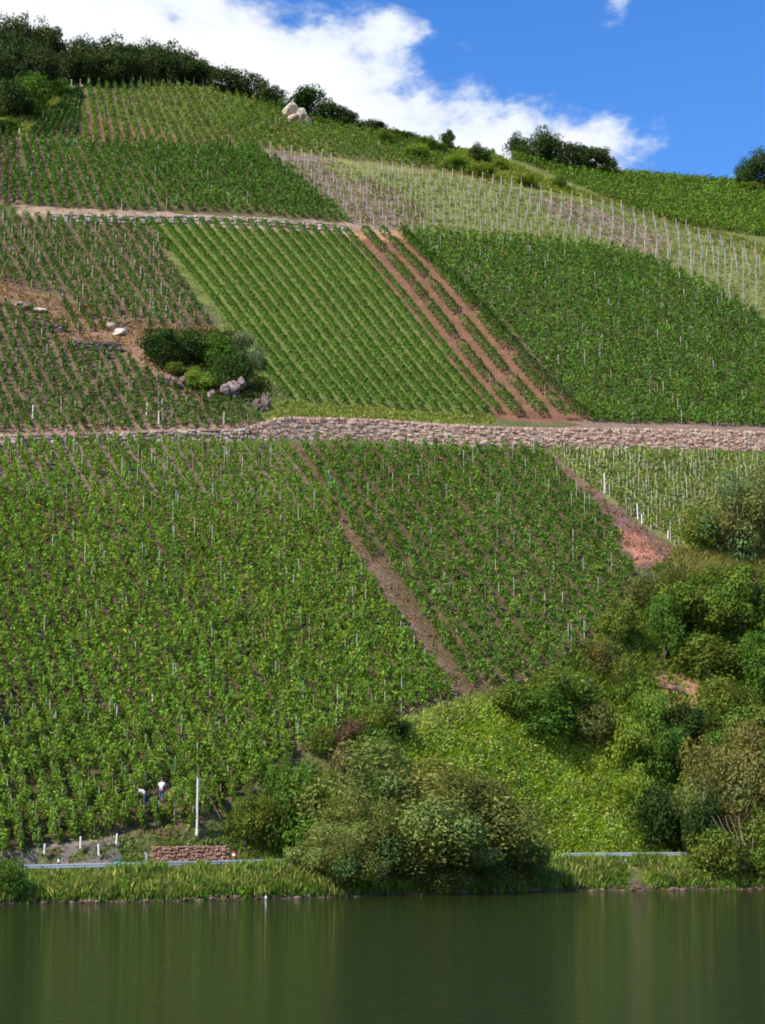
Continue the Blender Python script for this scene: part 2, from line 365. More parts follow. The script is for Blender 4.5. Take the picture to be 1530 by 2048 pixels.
# road along the river and the farm track: strips laid over the ground
def strip(name, pts, mat, up=.03, thick=.0):
    """pts: list of (left xy, right xy); follows the ground"""
    bm = bmesh.new(); prev = None
    for l, r in pts:
        row = []
        for k in range(5):
            q = np.array(l) + (np.array(r) - np.array(l)) * k / 4
            row.append(bm.verts.new((q[0], q[1], float(H(q[0], q[1])) + up)))
        if prev:
            for k in range(4): bm.faces.new((prev[k], row[k], row[k + 1], prev[k + 1]))
        prev = row
    return bm_mesh(name, bm, mat)
M_ASPH = hard_mat('asphalt', (.09, .085, .085), .9, nscale=1.5, lo=.8, hi=1.2, bump=.3, bscale=20)
M_TRACK = hard_mat('track_concrete', (.22, .175, .15), .9, nscale=1.2, lo=.75, hi=1.2, bump=.3, bscale=15)
def shore(a): return float(np.interp(a, SH_A, SH_Y))
pts = []
for a in np.arange(-.4, .42, .006):
    s = shore(a); pts.append(((a * (s + 6.3), s + 6.3), (a * (s + 10.3), s + 10.3)))
road = tag(link('road', strip('road', pts, M_ASPH, .04)), 'grey riverside road running behind the bank weeds', kind='structure')
lm = []
for a in np.arange(-.4, .42, .006):
    s = shore(a); lm.append(((a * (s + 6.6), s + 6.6), (a * (s + 6.72), s + 6.72)))
tag(link('road_markings', strip('road_markings', lm, M_WHITE, .05)), 'white edge line of the riverside road', kind='structure')
tp = []
for px, py in ((-260, 1768), (-100, 1752), (0, 1738), (60, 1724), (120, 1712), (180, 1700), (235, 1690)):
    X, Y, Z = at(px, py); w = .8 if px < 200 else .35
    tp.append(((X + .5, Y - w * .9), (X - .3, Y + w * .9)))
tag(link('path', strip('path', tp, M_TRACK, .05)), 'pale farm track climbing from the road below the vines', kind='structure')

# ------------------------------------------------------------------ vines
def vine_template(n, rng, h=1.9, w=.42, lo=.35):
    """leaf centres, normals and sizes of one staked vine"""
    lob = rng.uniform(0, 1, (6, 3)); lob[:, 0] = rng.normal(0, w * .45, 6); lob[:, 1] = rng.normal(0, w * .45, 6); lob[:, 2] = np.linspace(lo + .1, h - .25, 6) + rng.normal(0, .08, 6)
    rad = rng.uniform(.24, .42, 6) * (w / .42); rad[5] *= .7
    k = rng.integers(0, 6, n); d = unit(rng.normal(size=(n, 3))); r = rad[k] * rng.uniform(.55, 1.1, n)
    c = lob[k] + d * r[:, None] * np.array([1, 1, 1.15])
    nrm = d * .8 + rng.normal(0, .5, (n, 3)) + np.array([0, 0, .35])
    return c, nrm, k
def vine_field(pos, n, rng, h=1.9, w=.42, leaf=.13, col=(.06, .12, .02), colj=.25, lo=.35, ntpl=10, ylw=.05, scale=1.0, across=.68):
    """quads and colours of all the vines at pos (m,3)"""
    T = [vine_template(n, rng, h, w, lo) for _ in range(ntpl)]
    TC = np.stack([x[0] for x in T]); TN = np.stack([x[1] for x in T])
    m = len(pos); k = rng.integers(0, ntpl, m); an = rng.uniform(0, 6.283, m)
    c = TC[k] * 1.0; nr = TN[k] * 1.0
    ca, sa = np.cos(an)[:, None], np.sin(an)[:, None]
    def rot(v): return np.stack([v[..., 0] * ca - v[..., 1] * sa, v[..., 0] * sa + v[..., 1] * ca, v[..., 2]], -1)
    c = rot(c); nr = rot(nr)
    sc = rng.uniform(.72, 1.18, m) * scale; c = c * sc[:, None, None] * np.array([1, 1, 1.0]); al = c[..., 0] * -math.sin(TH) + c[..., 1] * math.cos(TH); ac = c[..., 0] * math.cos(TH) + c[..., 1] * math.sin(TH); al = al * 1.25; ac = ac * across; c = np.stack([al * -math.sin(TH) + ac * math.cos(TH), al * math.cos(TH) + ac * math.sin(TH), c[..., 2]], -1)
    c = c + pos[:, None, :]
    size = rng.uniform(.7, 1.3, (m, n)) * leaf * (np.ones(m) * scale)[:, None] ** .7
    Q = leaf_quads(c.reshape(-1, 3), nr.reshape(-1, 3), size.reshape(-1), .9, rng)
    base = np.array(col)
    jv = np.exp(rng.normal(0, colj * .6, (m, 1, 1))) * np.exp(rng.normal(0, colj, (m, n, 1)))
    cc = base * jv
    yl = (rng.uniform(0, 1, (m, n)) < ylw)[..., None]; cc = np.where(yl, cc * np.array([1.9, 1.25, .9]), cc)
    hue = rng.normal(0, .10, (m, 1, 1)); cc = cc * (1 + hue * np.array([1, 0, -.5]))
    return Q, np.clip(cc.reshape(-1, 3), .004, .6)
def grid_rows(TL, TR, BL, BR, n, poly, step=1.15, jit=.07, rowj=.05, extra=0.0, drop=.03, rng=RNG):
    """rows down the slope: returns list of (m,3) base points, clipped to the parcel"""
    c = [np.array(at(*q)) for q in (TL, TR, BL, BR)]
    rows = []
    for i in range(n + 1):
        f = i / n; t0 = c[0][:2] + (c[1] - c[0])[:2] * f; b0 = c[2][:2] + (c[3] - c[2])[:2] * f; t0 = t0 + (t0 - b0) * extra
        Ln = np.linalg.norm(t0 - b0); m = int(Ln / step)
        s = (np.arange(m) + rng.uniform(-.2, .2)) / m
        p = t0 + (b0 - t0) * s[:, None]
        p = p + rng.normal(0, jit, p.shape) + rng.normal(0, rowj)
        z = H(p[:, 0], p[:, 1]); px, py, _ = proj(p[:, 0], p[:, 1], z)
        ok = inpoly(px, py, poly) & (px > -120) & (px < 1650) & (rng.uniform(0, 1, m) > drop)
        q = np.stack([p[:, 0], p[:, 1], z], -1)[ok]
        if len(q): rows.append(q)
    return rows
parcels = [
    # name, quad, rows, poly, step, leaves, height, width, leaf, colour, label
    ('A', (-300, 865), (580, 890), (-20, 1760), (1143, 1760), 36, P_A, 0.72, 60, 2.15, .54, .20, (.135, .235, .027), 'staked grapevines filling the large slope left of the bare brown lane'),
    ('B', (596, 880), (1085, 890), (930, 1410), (1500, 1410), 17, P_B, 0.72, 60, 2.15, .56, .20, (.102, .195, .026), 'dark green grapevines between the brown lane and the river cliff'),
    ('C', (1090, 895), (1560, 915), (1330, 1120), (1830, 1120), 28, P_C, 1.0, 46, 1.6, .40, .19, (.17, .24, .04), 'pale young vines on white stakes under the right end of the wall'),
    ('D', (-260, 580), (400, 580), (-120, 870), (540, 870), 30, P_D, 1.05, 46, 1.6, .50, .22, (.085, .145, .030), 'dull green vines above the low stone wall on the left'),
    ('E', (-160, 415), (290, 440), (-40, 690), (440, 655), 20, P_E, 0.95, 46, 1.75, .56, .21, (.080, .148, .028), 'thin vines on reddish soil left of the striped field'),
    ('E2', (-160, 415), (290, 440), (-40, 690), (440, 655), 20, P_E2, 1.0, 46, 1.6, .46, .20, (.085, .145, .030), 'small patch of vines between the broken terrace ledges'),
    ('H', (806, 468), (1700, 500), (1190, 860), (2084, 880), 46, P_H, 0.9, 44, 2.2, .62, .25, (.092, .180, .026), 'dense green vines filling the slope right of the rust red strips'),
    ('I', (22, 262), (520, 290), (52, 415), (716, 450), 29, P_I, 0.95, 46, 2.0, .62, .26, (.078, .158, .024), 'dense dark green vines above the upper path on the left'),
    ('I2', (-60, 262), (42, 262), (-90, 415), (48, 415), 7, P_I2, .8, 44, 1.8, .44, .22, (.065, .13, .02), 'steep straight vine rows at the far left edge of the upper slope'),
    ('J', (160, 150), (980, 150), (172, 290), (1160, 400), 48, P_J, 1.05, 38, 1.8, .58, .25, (.115, .185, .030), 'olive green vines on the top slope under the ridge trees'),
    ('J2', (143, 180), (164, 180), (40, 280), (167, 280), 8, P_J2, .7, 44, 1.8, .44, .22, (.052, .105, .02), 'fan of dark vine rows below the left hilltop wood'),
    ('L', (980, 300), (1600, 370), (1350, 450), (2000, 560), 40, P_L, 1.0, 40, 1.9, .62, .27, (.120, .205, .026), 'bright green vines on the right shoulder under the sky'),
]
near = []; stake_pos = []; KEEP = [at(323, 1604)[:2], at(291, 1612)[:2]]
for (nm, TL, TR, BL, BR, n, poly, step, nl, h, w, leaf, col, label) in parcels:
    rng = np.random.default_rng(len(nm) * 31 + ord(nm[0]))
    rows = grid_rows(TL, TR, BL, BR, n, poly, step, rng=rng, extra=.14 if nm in 'JL' else 0)
    if not rows: print('EMPTY', nm); continue
    pos = np.concatenate(rows)
    if nm == 'A':
        _, py, dep = proj(pos[:, 0], pos[:, 1], pos[:, 2]); px, _, _ = proj(pos[:, 0], pos[:, 1], pos[:, 2])
        inview = (px > -10) & (px < 1540); order = np.argsort(np.where(inview, dep, 1e9))
        near = pos[order[:300]]; pos = pos[order[300:]]
        pos = pos[[not any(abs(q[0] - hx) < .75 and -1.9 < q[1] - hy < .5 for hx, hy in KEEP) for q in pos]]
    print('parcel', nm, len(pos))
    sc_ = np.interp(pos[:, 1], [165, 205, 235, 262], [1.08, .98, .74, .62] if nm == 'A' else [1.05, 1.0, .9, .78]) if nm in 'AB' else 1.0
    Q, cc = vine_field(pos, nl, rng, h, w, leaf, col, scale=sc_, across={'A': .60, 'B': .76, 'D': .6, 'E': .6, 'H': .55, 'I': .58, 'J': .62}.get(nm, .68))
    tag(link('vineyard_foliage', quads_mesh('vineyard_foliage', Q, M_LEAF, cc)), label, 'vines', kind='stuff')
    stake_pos.append((nm, pos, h))

# the 300 nearest vines stand as things of their own
rng = np.random.default_rng(3)
vmesh = []
for k in range(10):
    Q, cc = vine_field(np.zeros((1, 3)), 210, rng, 2.05, .56, .15, (.135, .235, .027), ntpl=1)
    vmesh.append(quads_mesh('vine_leaves', Q, M_LEAF, cc))
tmesh = []
for k in range(4):
    bm = bmesh.new(); p = Vector((0, 0, -.15)); r = .035
    for s in range(5):
        q = p + Vector((random.uniform(-.05, .05), random.uniform(-.05, .05), .3)); tube_bm(bm, p, q, r, r * .85, 6); p = q; r *= .85
    tmesh.append(bm_mesh('vine_trunk', bm, M_BARK))
smesh = []
STK = [(.30, .21, .15), (.42, .40, .36), (.26, .13, .08), (.48, .46, .40), (.20, .15, .12), (.09, .24, .23)]
for k, c in enumerate(STK):
    bm = bmesh.new(); box_bm(bm, 0, 0, 1.0, .05, .05, 2.3); me = bm_mesh('vine_stake', bm, M_STAKE); set_col(me, c); smesh.append(me)
for i, q in enumerate(near):
    if any(abs(q[0] - hx) < .75 and -1.9 < q[1] - hy < .5 for hx, hy in KEEP): continue
    e = empty('grapevine', q, random.uniform(0, 6.28)); s = random.uniform(.8, 1.15); e.scale = (s, s, s)
    tag(e, 'leafy green grapevine tied to a stake near the foot of the left slope', 'grapevine', 'grapevines nearest the river road')
    f = link('foliage', vmesh[i % 10], e); f['kind'] = 'stuff'
    link('trunk', tmesh[i % 4], e)
    st = link('stake', smesh[rng.choice(6, p=[.3, .2, .15, .1, .2, .05])], e, (.06, .0, 0)); st.scale = (1, 1, random.uniform(.8, 1.02))
# stakes of the vines beyond
def boxes_quads(pos, hh, half):
    """vertical square posts: (m,5 quads,4,3)"""
    m = len(pos); c = np.array([(-1, -1), (1, -1), (1, 1), (-1, 1)], float) * half
    b = np.zeros((m, 4, 3)); b[:, :, :2] = c; b = b + pos[:, None, :]; b[:, :, 2] -= .2
    tp_ = b.copy(); tp_[:, :, 2] = pos[:, None, 2] + hh[:, None]
    qs = [np.stack([b[:, i], b[:, (i + 1) % 4], tp_[:, (i + 1) % 4], tp_[:, i]], 1) for i in range(4)] + [tp_]
    return np.stack(qs, 1)
SQ = []; SCc = []
for nm, pos, h in stake_pos:
    frac = {'A': .13, 'B': .15, 'C': .7, 'D': .12, 'E': .25, 'E2': .3, 'H': .10, 'I': .06, 'I2': .1, 'J': .10, 'J2': .1, 'L': .02}[nm]
    k = rng.uniform(0, 1, len(pos)) < frac; pp = pos[k] + np.array([0.0, -.28, 0]); m_ = len(pp)
    hh = rng.uniform(h * .7, h * 1.0, m_)
    q = boxes_quads(pp, hh, .035 if nm in 'AB' else .045)
    if nm == 'C': pal = np.array([(.50, .50, .36), (.42, .46, .34), (.36, .34, .25)])
    elif nm == 'E': pal = np.array([(.55, .47, .38), (.45, .28, .20), (.40, .32, .25)])
    else: pal = np.array([STK[0], STK[1], STK[3], STK[4], STK[0], (.33, .39, .38), STK[2]])
    cc = pal[rng.integers(0, len(pal), m_)]
    SQ.append(q.reshape(-1, 4, 3)); SCc.append(np.repeat(cc, 5, 0))
tag(link('vine_stakes', quads_mesh('vine_stakes', np.concatenate(SQ), M_STAKE, np.concatenate(SCc))), 'thin wooden and steel stakes standing among the vines across the hill', 'stakes', kind='stuff')

# ------------------------------------------------------------------ hedge-like trellised rows
bm = bmesh.new(); box_bm(bm, 0, 0, .9, .07, .07, 2.1); ME_POST = bm_mesh('trellis_post', bm, M_WOOD)
def hedge(p0, p1, nleaf, h, w, leaf, col, rng, gap=0.0, seed=0):
    L = np.linalg.norm(p1 - p0); n = int(L * nleaf); s = rng.uniform(0, 1, n)
    if gap:
        g = np.sin(s * L * .9 + seed) + np.sin(s * L * .37 + seed * 2.1) ; s = s[g > -1.2 + gap]; n = len(s)
    ph = rng.uniform(0, 6.28, 3)
    bulge = 1 + .22 * np.sin(s * L * 4.8 + ph[0]) + .15 * np.sin(s * L * 2.1 + ph[1])
    an = rng.uniform(-.35, math.pi + .35, n); rr = rng.uniform(.65, 1.05, n) ** .5
    side = np.cos(an) * w * bulge * rr; zz = .35 + (h - .35) * (.45 + .5 * np.sin(an) * bulge * rr)
    d = unit(p1 - p0); nrm2 = np.array([-d[1], d[0]])
    xy = p0 + (p1 - p0) * s[:, None] + nrm2 * side[:, None]
    z = H(xy[:, 0], xy[:, 1]) + zz
    c = np.stack([xy[:, 0], xy[:, 1], z], -1)
    nr = np.stack([nrm2[0] * np.cos(an), nrm2[1] * np.cos(an), np.sin(an) + .2], -1) + rng.normal(0, .5, (n, 3))
    Q = leaf_quads(c, nr, rng.uniform(.7, 1.3, n) * leaf, .9, rng)
    cc = np.array(col) * np.exp(rng.normal(0, .28, (n, 1))); yl = rng.uniform(0, 1, n) < .05; cc[yl] *= (1.8, 1.2, .8)
    return Q, np.clip(cc, .004, .6)
def hedge_rows(TL, TR, BL, BR, n, ts, te, label_fn, group, nleaf, h, w, leaf, col, gap=0, postevery=6.0, showpost=.5):
    c = [np.array(at(*q))[:2] for q in (TL, TR, BL, BR)]
    for i in range(n):
        f = i / (n - 1) if n > 1 else .5
        t0 = c[0] + (c[1] - c[0]) * f; b0 = c[2] + (c[3] - c[2]) * f
        p0 = t0 + (b0 - t0) * ts(f); p1 = t0 + (b0 - t0) * te(f)
        p0 = p0 + rng.normal(0, .06, 2); p1 = p1 + rng.normal(0, .1, 2)
        z0 = float(H(p0[0], p0[1])); e = empty('trellised_vine', (p0[0], p0[1], z0))
        tag(e, label_fn(i, n), 'vine hedge', group)
        Q, cc = hedge(p0, p1, nleaf, h, w, leaf, col, rng, gap, i)
        Q = Q - np.array([p0[0], p0[1], z0])
        link('foliage', quads_mesh('foliage', Q, M_LEAF, cc), e)['kind'] = 'stuff'
        L = np.linalg.norm(p1 - p0)
        for s in np.arange(0.3, L, postevery):
            q = p0 + (p1 - p0) * min(s / L, 1); po = link('post', ME_POST, e, (q[0] - p0[0] , q[1] - p0[1] , float(H(q[0], q[1])) - z0 - .1))
            po.scale = (1, 1, random.uniform(.82, 1.0))
ORD = ['first', 'second', 'third', 'fourth', 'fifth', 'sixth', 'seventh', 'eighth', 'ninth', 'tenth', 'eleventh', 'twelfth', 'thirteenth', 'fourteenth', 'fifteenth', 'sixteenth', 'seventeenth', 'eighteenth', 'nineteenth', 'twentieth']
def lab_f(i, n):
    if i < n // 2: return f'bright green trellised vine line, {ORD[i]} from the pale grass edge of the striped field'
    return f'bright green trellised vine line, {ORD[n - 1 - i]} from the rust red strips beside it'
hedge_rows((300, 447), (692, 468), (588, 812), (1005, 838), 17, lambda f: 0, lambda f: .985, lab_f, 'trellised vines of the striped green field', 76, 1.55, .38, .18, (.090, .185, .024), postevery=9)
hedge_rows((728, 466), (800, 470), (1048, 842), (1155, 846), 3, lambda f: 0, lambda f: .98,
           lambda i, n: ['sparse vine line on rust red earth nearest the striped field', 'sparse vine line in the middle of the rust red strips', 'sparse vine line on rust red earth nearest the dense right slope'][i],
           'sparse vines on the rust red strips', 90, 1.7, .74, .20, (.085, .165, .026), gap=.1, postevery=5)
hedge_rows((806, 470), (806, 470), (1192, 848), (1192, 848), 1, lambda f: 0, lambda f: .99, lambda i, n: 'outermost vine line of the dense slope along the rust red earth', 'edge vines', 60, 1.8, .4, .2, (.05, .10, .018))

# ------------------------------------------------------------------ bare trellis posts of the upper right parcel
pm = []
for c in ((.34, .39, .42), (.30, .36, .36), (.38, .38, .36)):
    bm = bmesh.new(); box_bm(bm, 0, 0, .98, .10, .06, 2.6); box_bm(bm, 0, -.035, 1.4, .13, .03, .05); box_bm(bm, 0, -.035, .9, .13, .03, .05)
    me = bm_mesh('steel_post', bm, M_STAKE); set_col(me, c); pm.append(me)
em = []
for c in ((.56, .42, .26), (.48, .45, .36), (.42, .24, .15)):
    bm = bmesh.new(); tube_bm(bm, (0, 0, -.3), (0, 0, 2.0), .085, .07, 8); me = bm_mesh('end_post', bm, M_STAKE); set_col(me, c); em.append(me)
c0 = [np.array(at(*q))[:2] for q in ((500, 296), (1240, 408), (760, 470), (1660, 560))]
cnt = 0; cand = []
for i in range(38):
    f = i / 37; t0 = c0[0] + (c0[1] - c0[0]) * f; b0 = c0[2] + (c0[3] - c0[2]) * f
    L = np.linalg.norm(b0 - t0)
    first = True
    for s in np.arange(0, L, 5.0):
        q = t0 + (b0 - t0) * (s / L) + rng.normal(0, .08, 2); z = float(H(q[0], q[1])); px, py, _ = proj(q[0], q[1], z)
        if not inpoly(px, py, P_K) or px > 1560: continue
        cand.append((q[0], q[1], z, first, i)); first = False
# the far right block of the parcel, with its own row of pale end posts
c1 = [np.array(at(*q))[:2] for q in ((1290, 505), (1580, 520), (1500, 700), (1860, 720))]
for i in range(13):
    f = i / 12; t0 = c1[0] + (c1[1] - c1[0]) * f; b0 = c1[2] + (c1[3] - c1[2]) * f; L = np.linalg.norm(b0 - t0); first = True
    for s in np.arange(0, L, 5.0):
        q = t0 + (b0 - t0) * (s / L) + rng.normal(0, .08, 2); z = float(H(q[0], q[1])); px, py, _ = proj(q[0], q[1], z)
        if not inpoly(px, py, P_K + []) or px > 1560 or py < 500: continue
        cand.append((q[0], q[1], z, first, 100 + i)); first = False
print('posts', len(cand))
for (X, Y, Z, first, i) in cand:
    if first:
        o = link('end_post', random.choice(em), None, (X, Y, Z)); o.rotation_euler = (R(random.uniform(4, 14)), R(random.uniform(-4, 4)), 0)
        if i < 100: tag(o, 'pale thick end post on the top edge of the bare trellis field', 'post', 'pale end posts of the bare trellis field')
        else: tag(o, 'pale end post of the small trellis block at the right edge', 'post', 'pale end posts of the right trellis block')
    else:
        o = link('trellis_post', random.choice(pm), None, (X, Y, Z)); o.rotation_euler = (R(random.uniform(-4, 4)), R(random.uniform(-3, 3)), 0)
        tag(o, 'thin blue grey steel post standing in the bare trellis field', 'post', 'steel posts of the bare trellis field')
# young plants of that field
yp = np.concatenate(grid_rows((500, 296), (1240, 408), (760, 470), (1660, 560), 37, P_K, 1.3, rng=rng))
yp = yp[rng.uniform(0, 1, len(yp)) < .7]
Q, cc = vine_field(yp, 12, rng, .9, .26, .10, (.13, .17, .05), lo=.05)
tag(link('young_vine_foliage', quads_mesh('young_vine_foliage', Q, M_LEAF, cc)), 'small young vine plants between the posts of the bare trellis field', 'vines', kind='stuff')
# row end posts at the ridge, top left
for i in range(18):
    px = 108 + i * 17.5; X, Y, Z = at(px, 180 - min(i, 8) * 1.3)
    o = link('ridge_post', em[1 if i % 3 else 0], None, (X, Y, Z)); o.rotation_euler = (R(random.uniform(-6, 6)), R(random.uniform(-8, 0)), 0); o.scale = (1.1, 1.1, 1.0)
    tag(o, f'{ORD[i]} pale post from the left in front of the hilltop wood', 'post', 'pale posts below the hilltop wood')

# ------------------------------------------------------------------ stone walls
def stone_meshes(cols, n=8, rough=.12):
    out = []
    for k in range(n):
        bm = bmesh.new(); bmesh.ops.create_cube(bm, size=1); bmesh.ops.bevel(bm, geom=bm.edges[:], offset=.2, segments=1, affect='EDGES')
        for v in bm.verts: v.co += Vector([random.uniform(-rough, rough) * .6 for _ in range(3)])
        me = bm_mesh('stone', bm, M_STONE); c = np.array(random.choice(cols)) * random.uniform(.8, 1.15); set_col(me, c); out.append(me)
    return out
def wall_thing(name, label, cat, line, zb, zt, cols, sw, sh, depth=.6, maxobj=300, core_col=(.12, .09, .075), group=None, zfun=None):
    """line: function f(s in 0..1)->(x,y); zb/zt(s) foot and top heights. Stones are laid in courses, each proud of a dark core"""
    p0 = np.array(line(0)); p1 = np.array(line(1))
    root = empty(name, (p0[0], p0[1], zb(0))); tag(root, label, cat, group)
    N_ = 60; L = sum(np.linalg.norm(np.array(line((i + 1) / N_)) - np.array(line(i / N_))) for i in range(N_))
    bm = bmesh.new(); prev = None; o0 = Vector((p0[0], p0[1], zb(0)))
    for i in range(N_ + 1):
        s = i / N_; x_, y_ = line(s); q = [bm.verts.new(Vector(v) - o0) for v in ((x_, y_ + .12, zb(s) - .4), (x_, y_ + .12, zt(s) - .03), (x_, y_ + depth, zt(s) - .03), (x_, y_ + depth, zb(s) - .4))]
        if prev:
            for k in range(4): bm.faces.new((prev[k], q[k], q[(k + 1) % 4], prev[(k + 1) % 4]))
        else: bm.faces.new(q[::-1])
        prev = q
    bm.faces.new(prev); bmesh.ops.recalc_face_normals(bm, faces=bm.faces[:])
    me = bm_mesh('core', bm, M_STONE); set_col(me, core_col); link('core', me, root)
    ms = stone_meshes(cols); items = []
    hmax = max(zt(s) - zb(s) for s in np.linspace(0, 1, 30)); z = -.15; course = 0
    while z < hmax + .3:
        ch = sh * random.uniform(.8, 1.25); s = random.uniform(-.5, 0) * sw / L
        while s < 1:
            wd = sw * random.uniform(.45, 1.6); sm = s + wd / 2 / L
            if 0 <= sm <= 1:
                top = zt(sm) - zb(sm)
                if z + ch * .55 < top:
                    hh = min(ch, top - z); jz = random.uniform(-.3, .3) * sh
                    x_, y_ = line(sm); x2, y2 = line(min(sm + .002, 1)); x1, y1 = line(max(sm - .002, 0))
                    items.append((x_, y_ + .16 + random.uniform(-.10, .08), zb(sm) + min(z + hh / 2 + jz, top - hh * .4), wd * random.uniform(.85, 1.05), .4, hh * random.uniform(.8, 1.15), math.atan2(y2 - y1, x2 - x1)))
            s += wd / L
        z += ch; course += 1
    items.sort(key=lambda q: -q[3] * q[5])
    for k, (x_, y_, z_, a_, b_, c_, rz) in enumerate(items[:maxobj]):
        o = link('stone', ms[k % 8], root, Vector((x_, y_, z_)) - o0); o.scale = (a_, b_, c_); o.rotation_euler = (random.uniform(-.1, .1), random.uniform(-.16, .16), rz + random.uniform(-.15, .15))
    if len(items) > maxobj:
        bm = bmesh.new()
        cl = bm.loops.layers.float_color.new('Col')
        for k, (x_, y_, z_, a_, b_, c_, rz) in enumerate(items[maxobj:]):
            nf = len(bm.faces); vs = box_bm(bm, x_ - o0.x, y_ - o0.y, z_ - o0.z, a_, b_, c_, rz)
            for v in vs: v.co += Vector([random.uniform(-.05, .05) for _ in range(3)])
            c = np.array(random.choice(cols)) * random.uniform(.75, 1.15)
            bm.faces.ensure_lookup_table()
            for f_ in bm.faces[nf:]:
                for lp in f_.loops: lp[cl] = (*c, 1)
        me = bm_mesh('small_stones', bm, M_STONE); link('small_stones', me, root)['kind'] = 'stuff'
    print(name, 'stones', len(items)); return root
def a_of(px): return float(ray(px, 880)[0] / ray(px, 880)[1])
def contour(px0, px1, A_, Y_, off=.75):
    a0, a1 = np.interp([px0, px1], [0, 1530], [ray(0, 880)[0] / ray(0, 880)[1], ray(1530, 880)[0] / ray(1530, 880)[1]])
    def f(s):
        a = a0 + (a1 - a0) * s; y = float(np.interp(a, A_, Y_)) - off; return (a * y, y)
    return f, a0, a1
PINKS = [(.64, .40, .30), (.68, .47, .36), (.60, .37, .28), (.68, .50, .39), (.54, .31, .23), (.66, .47, .36), (.72, .58, .47)]
def make_contour_wall(name, label, px0, px1, A_, Y_, Hh, cols, sw, sh, cat='stone wall', ramp=False, maxobj=300, core=(.30, .21, .17)):
    f, a0, a1 = contour(px0, px1, A_, Y_)
    zb = lambda s: float(H(f(s)[0], f(s)[1] - .3)) - .1
    def zt(s):
        x_, y_ = f(s); a = x_ / y_; h = float(np.interp(a, A_, Hh))
        return float(H(a * (y_ + 1.0), y_ + 1.0)) + .06
    return wall_thing(name, label, cat, f, zb, zt, cols, sw, sh, 1.0, maxobj, core)
make_contour_wall('retaining_wall', 'long high retaining wall of pinkish stone across the slope below the striped field', 503, 1640, WL_A, WL_Y, WL_H, PINKS, .5, .30, core=(.42, .29, .23))
make_contour_wall('low_stone_wall', 'low pale dry stone wall along the lane left of the high retaining wall', -60, 498, WL_A, WL_Y, WL_H, [(.50, .40, .33), (.42, .31, .25), (.60, .54, .47), (.38, .24, .18)], .7, .4)
make_contour_wall('upper_stone_wall', 'low pale wall edging the upper path above the striped field', 92, 690, UL_A, UL_Y, UL_H, [(.52, .42, .34), (.46, .34, .27), (.62, .55, .48)], .9, .5)
def small_wall(name, label, pa, pb, h, cols, sw=.5, sh=.28, lift=0, core=(.10, .08, .07), pieces='stone'):
    A = at(*pa); B = at(*pb)
    f = lambda s: (A[0] + (B[0] - A[0]) * s, A[1] + (B[1] - A[1]) * s)
    zb = lambda s: float(H(*f(s))) - .15
    zt = lambda s: zb(s) + .15 + h
    return wall_thing(name, label, 'stone wall', f, zb, zt, cols, sw, sh, .55, 300, core)
GREYS = [(.17, .13, .11), (.22, .17, .14), (.13, .10, .09), (.28, .21, .17)]
small_wall('terrace_wall', 'dark dry stone terrace wall below the rusty ledge on the left', (133, 702), (242, 706), 1.5, GREYS)
small_wall('terrace_wall', 'short dark terrace wall stepping down at the left edge of the ledge', (60, 655), (132, 668), 1.2, GREYS)
small_wall('terrace_wall', 'short dark ledge wall among the small vine patch', (170, 636), (205, 640), 1.0, GREYS)
small_wall('terrace_wall', 'low brown ledge wall right above the white boulder', (205, 650), (258, 655), 1.1, [(.26, .17, .12), (.32, .22, .16)])
# roadside sandstone wall block
A = at(308, 1726); B = at(462, 1722)
REDS = [(.40, .22, .16), (.46, .27, .19), (.34, .19, .14), (.50, .32, .24), (.37, .24, .19)]
yl = shore(-.1) + 12.4
f = lambda s: (-.1135 * 155 + 6.0 * s * 1.0, 154.6 + .9 * s)
WY = shore(-.1) + 11.9
fx0 = (310 - 765) / 4000 * WY; fx1 = (459 - 765) / 4000 * WY
f = lambda s: (fx0 + (fx1 - fx0) * s, WY + 1.2 * s)
wz = 2.30
print('roadside wall base', wz, proj(f(0)[0], f(0)[1], wz)[:2], shore(-.1))
zb = lambda s: wz - .1
zt = lambda s: wz + 1.56 + .12 * s
wall_thing('roadside_wall', 'short red sandstone wall block on the grass verge beside the road', 'stone wall', f, zb, zt, REDS, .30, .15, .9, 300, (.13, .08, .07))

# ------------------------------------------------------------------ rocks
def rock_mesh(seed, cols, sub=2, rough=.28, flat=1.0, blocks=1):
    """angular lump of one or several blocks"""
    bm = bmesh.new(); rn = np.random.default_rng(seed)
    for q in range(blocks):
        off0 = np.zeros(3) if blocks == 1 else rn.normal(0, .42, 3) * (1, .6, .8); sc = 1.0 if blocks == 1 else rn.uniform(.3, .62)
        ax = rn.uniform(.7, 1.3, 3)
        r = bmesh.ops.create_icosphere(bm, subdivisions=3, radius=1)
        pl = unit(rn.normal(size=(13, 3))); of = rn.uniform(.38, .8, 13)
        for v in r['verts']:
            c = np.array(v.co) * ax
            for k in range(13):
                d = c @ pl[k] - of[k]
                if d > 0: c = c - pl[k] * d * .97
            c += rn.normal(0, .018, 3); v.co = (c * sc * 1.25 + off0) * (1, 1, flat)
    me = bm_mesh('rock', bm, M_STONE); n = len(me.polygons)
    nn = np.array([p.center for p in me.polygons]); ci = ((np.sin(nn[:, 0] * 5 + seed) + np.sin(nn[:, 2] * 7 + seed * 2) + rn.normal(0, .5, n)) * .5 + 1) * len(cols) / 2
    set_col(me, np.array(cols)[np.clip(ci.astype(int), 0, len(cols) - 1)]); return me
